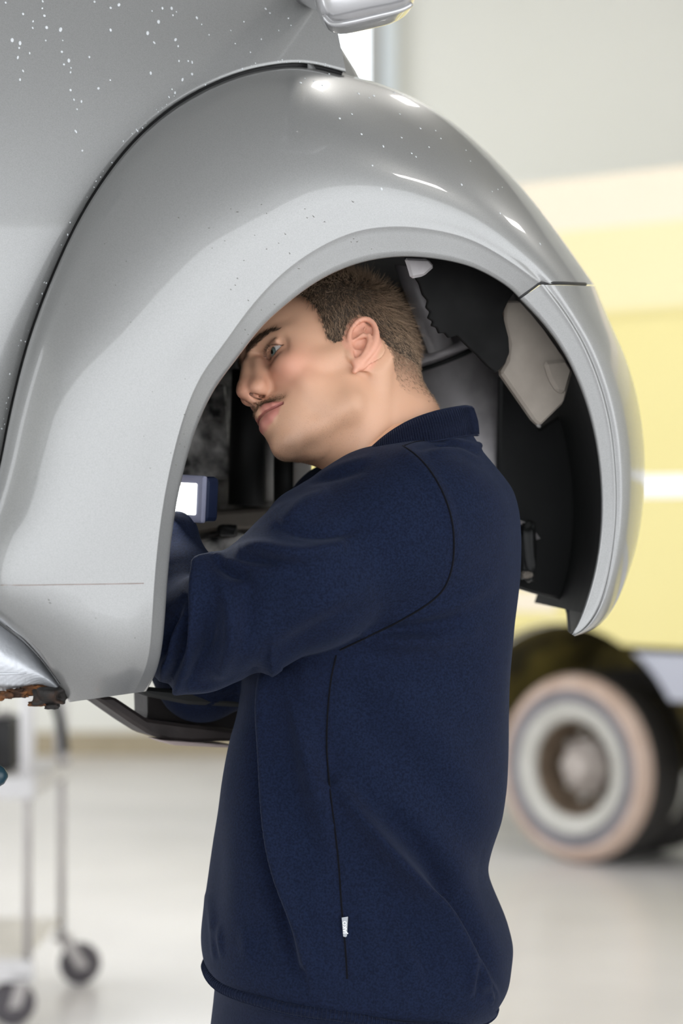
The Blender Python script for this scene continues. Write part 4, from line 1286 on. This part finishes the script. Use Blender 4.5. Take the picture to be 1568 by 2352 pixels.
# thickness falls to nothing at the hairline
edge = np.zeros(len(hV)); 
cnt_all = np.bincount(hQ.ravel(), minlength=len(hV)); cnt_in = np.bincount(hQ[fq].ravel(), minlength=len(hV))
dist = np.where(cnt_in < cnt_all, 0.0, 1.0)
Eg = np.concatenate([hQ[fq][:, [0, 1]], hQ[fq][:, [1, 2]], hQ[fq][:, [2, 3]], hQ[fq][:, [3, 0]]]); Eg = np.concatenate([Eg, Eg[:, ::-1]])
dg = np.bincount(Eg[:, 0], minlength=len(hV)) + 1e-9
for _ in range(40):
    dist = np.where(cnt_in < cnt_all, 0.0, np.bincount(Eg[:, 0], dist[Eg[:, 1]], len(hV)) / dg)
capV = hV + hN * (capL(hV[:, 2]) * np.clip(dist, 0, 1) + .0002)[:, None]
M_cap = mat('short_hair_mass', (.032, .022, .014), rough=.8, noise=(260, (.062, .042, .027), .35, .7, 4))
hair = mesh_obj('hair', h2w(capV[use]), remap[hQ[fq]] if np.linalg.det(HM) > 0 else remap[hQ[fq]][:, ::-1], M_cap, person)
w = hm * (.04 + 1.2 * sm(hV[:, 2], -.056, .01))
i = sample(w.astype(float), 26000)
z = hV[i, 2]
flow = np.stack([.25 + .5 * sm(z, .05, .12) - .55 * sm(-hV[i, 0], .02, .08) * (1 - sm(z, .07, .12)), np.sign(hV[i, 1]) * .05, -1.0 + 1.0 * sm(z, .08, .13)], 1)
N_ = hN[i]
flow = flow - N_ * (flow * N_).sum(1)[:, None]; flow /= np.linalg.norm(flow, axis=1)[:, None] + 1e-9
d = flow + N_ * (.35 + .25 * rng.random(len(i)))[:, None] + rng.normal(size=(len(i), 3)) * .15
d /= np.linalg.norm(d, axis=1)[:, None]
ln = (.0035 + .011 * sm(z, .005, .05) + .009 * sm(z, .05, .11)) * (.6 + .7 * rng.random(len(i)))
rt = hV[i] + N_ * (capL(z) * np.clip(dist[i], 0, 1) * .8)[:, None] + rng.normal(size=(len(i), 3)) * .0005
strands('hair_strands', h2w(rt), d @ HM.T, ln, .00017, M_hair, hair)
# brows
br = [(.096, .010, .0385), (.086, .030, .0440), (.075, .041, .0452), (.068, .0475, .0420)]
q = hV * np.array([1, 0, 1]) + np.abs(hV) * np.array([0, 1, 0])
bd_ = seg_d(q * FL, np.array(br) * FL, [.0026, .0029, .0019, .0006]) + .02 * (q[:, 0] < .05)
i = sample((bd_ < .0006).astype(float), 1000)
d = np.stack([-.55 * np.ones(len(i)), np.sign(hV[i, 1]) * .75, .25 - 12 * (q[i, 1] - .02)], 1) + hN[i] * .35 + rng.normal(size=(len(i), 3)) * .18
d /= np.linalg.norm(d, axis=1)[:, None]
strands('eyebrows', h2w(hV[i] + rng.normal(size=(len(i), 3)) * .0004), d @ HM.T, .0045 + .0025 * rng.random(len(i)), .00009, M_brow, person)
# moustache and stubble
mw = (gauss(q, (.097, .009, -.0315), (.02, .010, .0034)) + .8 * gauss(q, (.088, .0205, -.0345), (.014, .008, .0034))) * (seg_d(q, UL, [.0048, .0047, .0040, .0016]) > .0008) * (q[:, 0] < .104)
i = sample(mw, 2600)
d = np.stack([.25 + 0 * z[:len(i)], np.sign(hV[i, 1]) * .5, -.75 + 0 * z[:len(i)]], 1) + hN[i] * .45 + rng.normal(size=(len(i), 3)) * .25
d /= np.linalg.norm(d, axis=1)[:, None]
strands('moustache', h2w(hV[i]), d @ HM.T, .0020 + .0018 * rng.random(len(i)), .00007, M_must, person, 3)
sw = (.12 * sm(-q[:, 2], .040, .065) * sm(q[:, 0], -.005, .02) + gauss(q, (.080, .014, -.096), (.024, .028, .014)) + .6 * gauss(q, (.045, .042, -.085), (.04, .02, .018)) + .12 * gauss(q, (.012, .065, -.01), (.008, .02, .03))) * (q[:, 2] > -.125) * (seg_d(q, LL, [.0058, .0054, .0042, .0016]) > .003)
i = sample(sw, 3800)
d = hN[i] * .6 + np.array([.1, 0, -.8]) + rng.normal(size=(len(i), 3)) * .3
d /= np.linalg.norm(d, axis=1)[:, None]
strands('stubble', h2w(hV[i]), d @ HM.T, .0006 + .0010 * rng.random(len(i)), .00004, M_stub, person, 2)
# lashes of the upper lids
for s in (1, -1):
    lp = crom(np.array([EYE[s] + (.0120, s * -.0115, .0010), EYE[s] + (.0147, s * -.005, .0046), EYE[s] + (.0149, s * .002, .0055), EYE[s] + (.0128, s * .009, .0035), EYE[s] + (.0088, s * .0130, .0002)]), 60)
    d = np.array([.85, 0, .1])[None] + np.stack([0 * np.linspace(0, 1, 60), s * np.linspace(-.3, .8, 60), .1 + 0 * np.linspace(0, 1, 60)], 1) + rng.normal(size=(60, 3)) * .12
    d /= np.linalg.norm(d, axis=1)[:, None]
    strands('eyelashes', h2w(lp), d @ HM.T, np.full(60, .0046), .00008, M_brow, person, 3)
# ------------------------------------------------------------------ sweatshirt
def cloth_mat(name, c1, c2, weave=1500, rib=None):
    m = mat(name, c1, rough=.92, spec=.18, sheen=.08, noise=(420, c2, .36, .64, 6))
    nt = m.node_tree; b = nt.nodes['Principled BSDF']
    b.inputs['Sheen Roughness'].default_value = .28
    b.inputs['Sheen Tint'].default_value = (.45, .55, .85, 1)
    tc = nt.nodes.new('ShaderNodeTexCoord')
    n = nt.nodes.new('ShaderNodeTexNoise'); n.inputs['Scale'].default_value = weave; n.inputs['Detail'].default_value = 2
    nt.links.new(tc.outputs['Object'], n.inputs['Vector'])
    bp = nt.nodes.new('ShaderNodeBump'); bp.inputs['Strength'].default_value = .5; bp.inputs['Distance'].default_value = .0014
    nt.links.new(n.outputs['Fac'], bp.inputs['Height']); nt.links.new(bp.outputs['Normal'], b.inputs['Normal'])
    return m


M_navy = cloth_mat('navy_sweat_fabric', (.0024, .0052, .0175), (.0062, .0118, .0350))
M_rib = cloth_mat('navy_rib_knit', (.0042, .0072, .0205), (.0085, .013, .034))
M_seam_shade = cloth_mat('shaded_seam', (.0010, .0014, .0035), (.002, .0025, .006))  # seam shadow put into the colour, darker than the fabric

sh = Field((-.245, 2.555, .80), (.235, 3.115, 1.565), .003)
PYK = [985, 1000, 1028, 1075, 1125, 1180, 1250, 1330, 1430, 1560, 1700, 1800, 1880, 1975, 2000, 2040, 2110, 2170, 2260, 2300, 2345, 2400]
XB = [1070, 1088, 1097, 1138, 1178, 1193, 1196, 1192, 1180, 1172, 1166, 1160, 1150, 1127, 1121, 1131, 1160, 1176, 1168, 1142, 1120, 1100]
PYF = [985, 1020, 1060, 1120, 1200, 1300, 1400, 1500, 1560, 1640, 1700, 1800, 1920, 2020, 2110, 2150, 2200, 2225, 2300, 2400]
XF = [905, 850, 765, 728, 690, 640, 598, 566, 556, 545, 530, 510, 492, 480, 466, 461, 466, 478, 490, 490]
PYD = [985, 1005, 1030, 1060, 1100, 1150, 1220, 1350, 1600, 2000, 2200, 2260, 2340]
BD = [.050, .078, .105, .135, .158, .170, .172, .168, .170, .188, .200, .196, .180]
DT = 2.845
zpy = lambda z: 1176 - (z - CAMZ) * FPX / DT
gp = np.linspace(980, 2420, 400)
xbs = gsm(np.interp(gp, PYK, XB)[:, None], 4)[:, 0]; xfs = gsm(np.interp(gp, PYF, XF)[:, None], 5)[:, 0]; bds = gsm(np.interp(gp, PYD, BD)[:, None], 5)[:, 0]
def torso_fn(X, Y, Z):
    py = zpy(Z)
    xf = (np.interp(py, gp, xfs) - 784) / FPX * DT; xb = (np.interp(py, gp, xbs) - 784) / FPX * DT; b = np.interp(py, gp, bds)
    c, a = (xf + xb) / 2, (xb - xf) / 2
    k = ((np.abs(X - c) / a) ** 2.25 + (np.abs(Y - DT) / b) ** 2.25) ** (1 / 2.25)
    d = (k - 1) * np.minimum(a, b) * .9
    return np.maximum(d, Z - (CAMZ - (992 - 1176) / FPX * DT))
sh.put(torso_fn, (-.3, 2.5, .8), (.3, 3.2, 1.6), .001)
sh.F = np.minimum(sh.F, 1.0)
# near arm: shoulder, upper arm, elbow, forearm
NA = [P(930, 1214, 2.728), P(715, 1320, 2.682), P(578, 1400, 2.684), P(448, 1464, 2.710)]
sh.ell(NA[0], (.080, .078, .080), .05)
sh.cap(NA[0], NA[0] + (NA[1] - NA[0]) * .25, .078, .080, .03)
sh.cap(NA[0], NA[1], .079, .083, .012); sh.cap(NA[1], NA[2], .083, .070, .010); sh.cap(NA[2], NA[3], .070, .062, .010)
sh.cap(P(706, 1205, 2.735), P(840, 1135, 2.75), .042, .046, .03)
sh.cap(P(446, 1462, 2.722), P(424, 1330, 2.758), .060, .036, .012); sh.cap(P(424, 1330, 2.758), P(404, 1226, 2.786), .030, .0265, .02)
sh.ell(P(492, 1314, 2.695), (.014, .03, .019), .015)
# far arm
FA = [P(800, 1215, 2.975), P(620, 1440, 2.965), P(462, 1552, 2.945)]
sh.cap(FA[0], FA[1], .085, .070, .05); sh.cap(FA[1], FA[2], .070, .052, .03); sh.cap(FA[2], P(330, 1408, 2.935), .052, .032, .02)
# cut at the tilted hem
ha, hb = P(472, 2214, DT), P(1130, 2312, DT)
hn = np.array([hb[2] - ha[2], 0, -(hb[0] - ha[0])]); hn /= np.linalg.norm(hn)
if hn[2] > 0: hn = -hn
sh.put(lambda X, Y, Z: -((X - ha[0]) * hn[0] + (Z - ha[2]) * hn[2]) + 0 * Y, (-.3, 2.5, .8), (.3, 3.2, 1.0), .012, sub=True)
sV, sQ = sh.mesh()
sV = relax(sV, sQ, 3)
sN = normals(sV, sQ)


def v2p(V):
    return np.stack([784 + V[:, 0] / V[:, 1] * FPX, 1176 - (V[:, 2] - CAMZ) / V[:, 1] * FPX], 1)


# folds: (points in x, y), height in mm, half-width; the cloth's near side is pushed out or in along its normal
FOLDS = [
 ([(494,1288),(474,1310),(465,1353),(457,1421),(430,1502),(401,1572)], 11, 16), ([(458,1330),(452,1400),(436,1460),(408,1530),(380,1582)], -14, 13), ([(434,1364),(404,1467),(376,1559)], 8, 12), ([(448,1325),(424,1400),(403,1450),(385,1500)], -10, 11),
 ([(486,1400),(474,1470),(436,1555)], -8, 14), ([(512,1330),(534,1400),(534,1470),(506,1540)], 7, 18), ([(500,1292),(520,1312),(560,1322)], -4, 9),
 ([(566,1330),(572,1400),(560,1470)], -4, 20), ([(500,1300),(520,1320),(560,1330)], -3, 12),
 ([(560,1262),(604,1260),(696,1274),(776,1254)], 5, 14), ([(640,1206),(680,1222),(760,1226),(830,1205)], -4, 14), ([(655,1186),(690,1165),(740,1135)], 4, 16), ([(530,1294),(604,1309),(660,1305)], 3, 11), ([(560,1285),(620,1290),(690,1300)], -3, 10),
 ([(720,1110),(770,1095),(830,1078)], -2.5, 10), ([(740,1090),(800,1066),(850,1052)], 2, 10),
 ([(800,1395),(690,1465),(600,1530)], -5, 30), ([(830,1350),(720,1410),(640,1460)], 2.5, 26), ([(560,1562),(490,1582),(420,1592)], 2.5, 10),
 ([(620,1556),(621,1650),(629,1780),(645,1960),(659,2040),(682,2120),(699,2212)], 10, 15), ([(592,1560),(594,1650),(602,1780),(618,1960),(634,2050),(660,2140),(684,2215)], -9, 20), ([(664,1570),(672,1700),(690,1850),(716,2000)], -3.5, 22),
 ([(700,1570),(715,1700),(742,1850),(765,1960)], 4, 22), ([(545,1700),(540,1900),(540,2100),(548,2200)], 2.5, 28),
 ([(782,1800),(840,1880),(904,1962),(966,2042),(1020,2127),(1068,2203),(1092,2252)], 10, 18), ([(900,1880),(975,1962),(1040,2070),(1092,2170),(1122,2240)], -9, 26), ([(830,1960),(900,2060),(960,2160),(990,2230)], -3.5, 26),
 ([(820,2040),(850,2140),(868,2230)], 2, 18), ([(900,2120),(945,2210),(960,2250)], 2.5, 15), ([(1056,2200),(1064,2235),(1070,2275)], 2.5, 7), ([(1082,2210),(1100,2250),(1118,2290)], 3, 7), ([(1110,2215),(1125,2250),(1136,2290)], 2.5, 7), ([(1072,2225),(1084,2280)], -2.5, 6),
 ([(478,2060),(490,2140),(497,2195)], 2.5, 7), ([(505,2130),(512,2190)], 2, 6), ([(490,2140),(503,2195)], -1.5, 5), ([(565,2140),(572,2200)], 2, 12), ([(610,2120),(620,2205)], -1.5, 12),
 ([(845,1462),(914,1474),(1006,1472),(1080,1450)], 3.5, 18), ([(868,1440),(960,1420),(1060,1376),(1120,1340)], 3, 20), ([(860,1455),(940,1445),(1040,1425)], -4, 16), ([(850,1640),(960,1745),(1060,1875),(1122,1985)], -6, 40), ([(850,1520),(950,1545),(1080,1530)], -2.5, 24), ([(800,1560),(850,1680),(960,1830),(1050,1930)], -3, 34), ([(900,1590),(1000,1700),(1090,1860)], 2, 40),
 ([(995,1040),(1050,1035),(1100,1060)], 2.5, 9), ([(960,1030),(1010,1022),(1060,1028),(1092,1042)], -3, 8), ([(1030,1012),(1062,1022),(1098,1030)], 3, 7), ([(930,1040),(985,1090),(1025,1160),(1045,1230)], 2.2, 14)]
pp = v2p(sV)
def pl_d(p, pts):
    pts = gsm(crom(np.array(pts, float), 24), 1.2) if len(pts) > 2 else np.array(pts, float)
    d = np.full(len(p), 1e9); tt = np.zeros(len(p)); n = len(pts) - 1
    for i in range(n):
        a, b = pts[i], pts[i + 1]; ba = b - a
        h = np.clip((p - a) @ ba / (ba @ ba + 1e-9), 0, 1)
        e = np.linalg.norm(p - a - h[:, None] * ba, axis=1)
        m = e < d; d[m] = e[m]; tt[m] = (i + h[m]) / n
    return d, tt
near = np.clip((-sN[:, 1] + .25) / .6, 0, 1) * (sV[:, 1] < 2.90)
D_ = np.zeros(len(sV))
for pts, hgt, wd in FOLDS:
    d, tt = pl_d(pp, pts)
    D_ += hgt * .0018 * np.exp(-(d / (wd * 1.15)) ** 2) * (.35 + .65 * np.sin(np.pi * np.clip(tt * .86 + .07, 0, 1)))
# creases that fall steeply on one side: (points, height in mm, width to the left, width to the right)
for pts, hgt, wl, wr in [
 ([(619,1560),(620,1650),(628,1780),(644,1960),(658,2040),(681,2120),(698,2208)], 17, 13, 75),
 ([(655,1562),(690,1660),(728,1780),(760,1862)], 12, 60, 17),
 ([(772,1815),(838,1890),(902,1962),(966,2042),(1022,2130),(1072,2208),(1110,2280)], 17, 70, 17),
 ([(496,1290),(476,1312),(467,1353),(459,1421),(432,1502),(403,1572)], 16, 9, 32), ([(436,1364),(406,1467),(378,1559)], 12, 9, 16),
 ([(560,1262),(604,1260),(696,1276),(776,1256)], 8, 22, 26), ([(845,1458),(914,1470),(1006,1472)], 7, 24, 12)]:
    cp = gsm(crom(np.array(pts, float), 24), 1.2)
    d, tt = pl_d(pp, pts)
    k_ = np.clip((tt * 23).astype(int), 0, 22)
    sg = (cp[k_ + 1, 0] - cp[k_, 0]) * (pp[:, 1] - cp[k_, 1]) - (cp[k_ + 1, 1] - cp[k_, 1]) * (pp[:, 0] - cp[k_, 0])
    w_ = np.where(sg > 0, wl, wr)
    D_ += hgt * .001 * np.exp(-(d / w_) ** 2) * (.2 + .8 * np.sin(np.pi * np.clip(tt * .86 + .07, 0, 1)))
# slow undulation of loose cloth all round
D_ += .0016 * np.sin(sV[:, 2] * 31 + sV[:, 0] * 23 + 2 * np.sin(sV[:, 1] * 19)) + .0012 * np.sin(sV[:, 1] * 47 + sV[:, 2] * 13)
sV = sV + sN * (D_ * np.maximum(near, .25))[:, None]
shirt = mesh_obj('sweatshirt', sV, sQ, M_navy, person)
bvh_shirt = BVHTree.FromPolygons([Vector(v) for v in sV], sQ.tolist())


def on_shirt(pts, n=60, off=0.0):
    out = []
    for x, y in crom(np.array(pts, float), n):
        p, nn = hit(bvh_shirt, x, y)
        if p is not None: out.append(p + nn * off)
    return gsm(np.array(out), 1.0)


tube('armhole_seam', on_shirt([(925,1024),(958,1048),(990,1085),(1018,1135),(1036,1190),(1042,1240),(1038,1300),(1020,1350),(985,1385),(920,1425),(850,1460),(780,1493)], 90), .0013, M_seam_shade, shirt, 8)
tube('side_seam', on_shirt([(772,1505),(760,1560),(752,1640),(750,1720),(757,1810),(768,1900),(777,1980),(784,2080),(793,2180),(797,2248)], 80), .0011, M_seam_shade, shirt, 8)
tube('shoulder_seam', on_shirt([(928,1024),(950,1016),(975,1012)], 12), .001, M_seam_shade, shirt, 6)

# hem: rolled seam, stitch row and the ribbed band below
def ring_at(pf, pb, b, n=120, p=2.25):
    a, c = P(*pf, DT), P(*pb, DT)
    t = np.linspace(0, 2 * np.pi, n, endpoint=False)
    ce, si = np.cos(t), np.sin(t)
    k = (np.abs(ce) ** p + np.abs(si) ** p) ** (-1 / p)
    u = .5 - .5 * ce * k
    return a + (c - a) * u[:, None] + np.stack([0 * t, -si * k * b, 0 * t], 1)
def wave(R, amp):
    t = np.linspace(0, 2 * np.pi, len(R), endpoint=False)
    return R + np.stack([0 * t, 0 * t, amp * np.sin(5 * t + 1) + amp * .6 * np.sin(9 * t)], 1)
r_seam = wave(ring_at((476, 2216), (1131, 2309), .193), .0016)
tube('hem_seam', r_seam, .0062, M_navy, shirt, 10, True)
geo = []
for i in range(len(r_seam) * 2):
    q0 = r_seam[i // 2] if i % 2 == 0 else (r_seam[i // 2] + r_seam[(i // 2 + 1) % len(r_seam)]) / 2
    tg = r_seam[(i // 2 + 1) % len(r_seam)] - r_seam[i // 2]; tg /= np.linalg.norm(tg) + 1e-9
    o_ = np.cross(tg, [0, 0, 1]); o_ /= np.linalg.norm(o_) + 1e-9
    if o_ @ (q0 - r_seam.mean(0)) < 0: o_ = -o_
    up_ = np.cross(o_, tg)
    geo.append(tube_geo([q0 + .0064 * (math.cos(a) * o_ + math.sin(a) * up_) for a in np.linspace(-1.25, 1.25, 5)], .0007, 4))
V, Fc = join_geo(geo)
o = mesh_obj('hem_stitches', V, Fc, M_rib, shirt); o['kind'] = 'stuff'
tube('stitch_row', wave(ring_at((482, 2231), (1129, 2321), .192), .0016), .0021, M_navy, shirt, 8, True)
rows = [wave(ring_at((480, 2222), (1130, 2314), .190), .0016), ring_at((488, 2242), (1121, 2326), .187), ring_at((496, 2258), (1110, 2342), .184), ring_at((490, 2300), (1096, 2372), .183), ring_at((484, 2345), (1086, 2400), .183), ring_at((482, 2385), (1082, 2430), .183), ring_at((490, 2388), (1074, 2432), .178)]
RA = gsm(np.array(rows), .6)
RA = np.concatenate([RA, RA[:, :1]], 1)
mesh_obj('hem_band', RA.reshape(-1, 3), grid_faces(*RA.shape[:2]), M_rib, shirt)

# polo collar: a standing knit strip round the neck
ct = [(1086,934,2.855),(1064,933,2.800),(1005,944,2.776),(945,964,2.766),(893,993,2.752),(850,1028,2.742),(800,1078,2.748),(768,1108,2.79),(795,1065,2.89),(860,1003,2.925),(960,957,2.930),(1050,938,2.905),(1086,934,2.855)]
cb = [(1093,1000,2.862),(1068,1001,2.790),(1005,1012,2.752),(945,1022,2.742),(895,1033,2.732),(850,1050,2.724),(798,1092,2.73),(755,1128,2.78),(785,1080,2.91),(860,1032,2.945),(960,1007,2.95),(1055,998,2.925),(1093,1000,2.862)]
top = crom(np.array([P(*q) for q in ct]), 160); bot = crom(np.array([P(*q) for q in cb]), 160)
cen = top.mean(0)
def inward(R, k):
    v = cen - R; v[:, 2] = 0; v /= np.linalg.norm(v, axis=1)[:, None]
    return R + v * k
riba = (np.arange(160) % 2) * .0004
mid = lambda t: top * (1 - t) + bot * t
rows = [inward(mid(.9), .005), inward(mid(.05), .004), inward(top, .0022) + [0, 0, .001], inward(top, .0004)]
for t in (.08, .25, .5, .75, .93): rows.append(inward(mid(t), -.0022 * math.sin(math.pi * t)))
bot = inward(bot, -.0035)
rows += [inward(bot, -.001), inward(bot, .0015) - [0, 0, .001], inward(mid(.95), .004)]
CAr = np.array(rows)
collar = mesh_obj('collar', CAr.reshape(-1, 3), grid_faces(*CAr.shape[:2]), M_rib, shirt)
nt = M_rib.node_tree
V, Fc = [], []
# fine ribs of the knit on the collar
geo = []
for i in range(0, 76, 1):
    a, b = inward(mid(.04), -.0004)[i], inward(mid(.96), -.0006)[i]; m_ = inward(mid(.5), -.0024)[i]
    geo.append(tube_geo(crom(np.array([a, m_, b]), 5), .00055, 5))
V, Fc = join_geo(geo)
o = mesh_obj('collar_ribs', V, Fc, M_rib, collar); o['kind'] = 'stuff'
# stand of the collar below the fold
tube('collar_stand', crom(np.array([P(1099,1024,2.86), P(1078,1022,2.79), P(1010,1028,2.748), P(960,1034,2.735)]), 30), .0048, M_navy, shirt, 10)

# woven label in the side seam
M_label = mat('grey_woven_label', (.30, .32, .35), rough=.7, noise=(300, (.36, .38, .41), .3, .7), bump=(800, .3, .001))
M_white_txt = mat('white_thread', (.80, .81, .83), rough=.7, noise=(300, (.75, .76, .78), .3, .7))
lq = [(784.5, 2108), (799, 2105.5), (796.5, 2150), (793.5, 2152.5), (788, 2151)]
hp = [hit(bvh_shirt, x, y)[0] for x, y in lq]
yl = min(p[1] for p in hp) - .003
lab = plate('label_tag', [P(x, y, yl) for x, y in lq], (0, .0009, 0), M_label, shirt, 0)
cv = bpy.data.curves.new('lettering', 'FONT'); cv.body = 'JAKO'; cv.size = .0057; cv.extrude = .0002; cv.align_x = 'CENTER'; cv.align_y = 'CENTER'; cv.offset = .00018
tx = bpy.data.objects.new('lettering', cv); COL.objects.link(tx); cv.materials.append(M_white_txt)
tx.matrix_world = Matrix.Translation(Vector(P(792, 2130, yl - .0003))) @ Matrix.Rotation(math.radians(-2), 4, 'Y') @ Matrix(((0, -1, 0, 0), (0, 0, -1, 0), (1, 0, 0, 0), (0, 0, 0, 1)))
mw = tx.matrix_world.copy()
bpy.context.view_layer.update()
tm = bpy.data.meshes.new_from_object(tx.evaluated_get(bpy.context.evaluated_depsgraph_get()))
bpy.data.objects.remove(tx)
tm.transform(mw)
letters = bpy.data.objects.new('lettering', tm); COL.objects.link(letters); letters.parent = lab
tm.materials.clear(); tm.materials.append(M_white_txt)

# ------------------------------------------------------------------ trousers and boots (below the frame)
M_trous = cloth_mat('dark_work_trousers', (.012, .014, .018), (.02, .022, .028))
tf = Field((-.30, 2.50, .03), (.28, 3.2, .96), .008)
tf.ell(P(790, 2340, 2.843), (.135, .150, .09), .02)
for h, k_, a in zip(HIP, KNEE, ANK):
    tf.cap(h, k_, .084, .072, .03); tf.cap(k_, a + np.array([0, 0, -.01]), .074, .062, .03)
tV, tQ = tf.mesh()
mesh_obj('trousers', relax(tV, tQ, 2), tQ, M_trous, person)
M_boot = mat('black_boot_leather', (.012, .012, .012), rough=.5, noise=(30, (.02, .02, .02), .3, .7))
for a in ANK:
    bf = Field(a + [-.25, -.09, -.092], a + [.10, .09, .10], .005)
    bf.cap(a + [.0, 0, .06], a + [.0, 0, -.03], .053, .05, .02); bf.cap(a + [.02, 0, -.045], a + [-.17, 0, -.052], .045, .038, .03)
    bf.put(lambda X, Y, Z: -(Z - .0) + 0 * X + 0 * Y, a + [-.3, -.2, -.2], a + [.2, .2, .2], .004, True)
    bV_, bQ_ = bf.mesh()
    mesh_obj('boot', bV_, bQ_, M_boot, person)

# ------------------------------------------------------------------ the work light in his left hand
M_lbody = mat('dark_blue_lamp_body', (.012, .020, .055), rough=.5, noise=(60, (.018, .028, .07), .3, .7))
M_lface = mat('grey_blue_lamp_frame', (.26, .27, .38), rough=.45, noise=(60, (.30, .31, .42), .3, .7))
M_lens = mat('lamp_lens', (.9, .9, .85), emit=(1, 1, .95), emit_s=.9, rough=.3)
M_led = mat('lamp_led', (1, 1, 1), emit=(.95, .98, 1), emit_s=7)
LC = P(427, 1145, 2.795)
wl = thing('work_light', 'small rectangular work light shining beside the fender edge, held in his left hand', 'lamp', tuple(LC))
RL = Matrix.Translation(Vector(LC)) @ Matrix.Rotation(math.radians(-28), 4, 'Z') @ Matrix.Rotation(math.radians(3), 4, 'Y')
box('lamp_body', (-.026, .000, -.0265), (.0275, .030, .0265), M_lbody, wl, .006, RL)
fr = box('lamp_frame', (-.0275, -.007, -.0275), (.0285, .0005, .0275), M_lface, wl, .003, RL)
box('lens', (-.019, -.0085, -.0185), (.019, -.0066, .0185), M_lens, wl, .0018, RL)
V, Fc = lathe_geo([(.0005, -.0105), (.010, -.010), (.0145, -.0085)], 24)
V = np.array([RL @ (Vector(v) + Vector((-.006, 0, 0))) for v in V])
mesh_obj('led', V, Fc, M_led, wl)
q = [RL @ Vector(v) for v in ((-.022, .02, -.026), (-.030, .022, -.045), (-.045, .020, -.060))]
tube('lamp_handle', [tuple(v) for v in q], [.008, .0085, .008], M_lbody, wl, 14)
area('work_light_beam', tuple(RL @ Vector((0, -.03, 0))), (0, 0, 0), .03, .03, .35, (.95, .98, 1)).rotation_euler = (RL.to_3x3() @ Matrix.Rotation(math.radians(-90), 3, 'X')).to_euler()
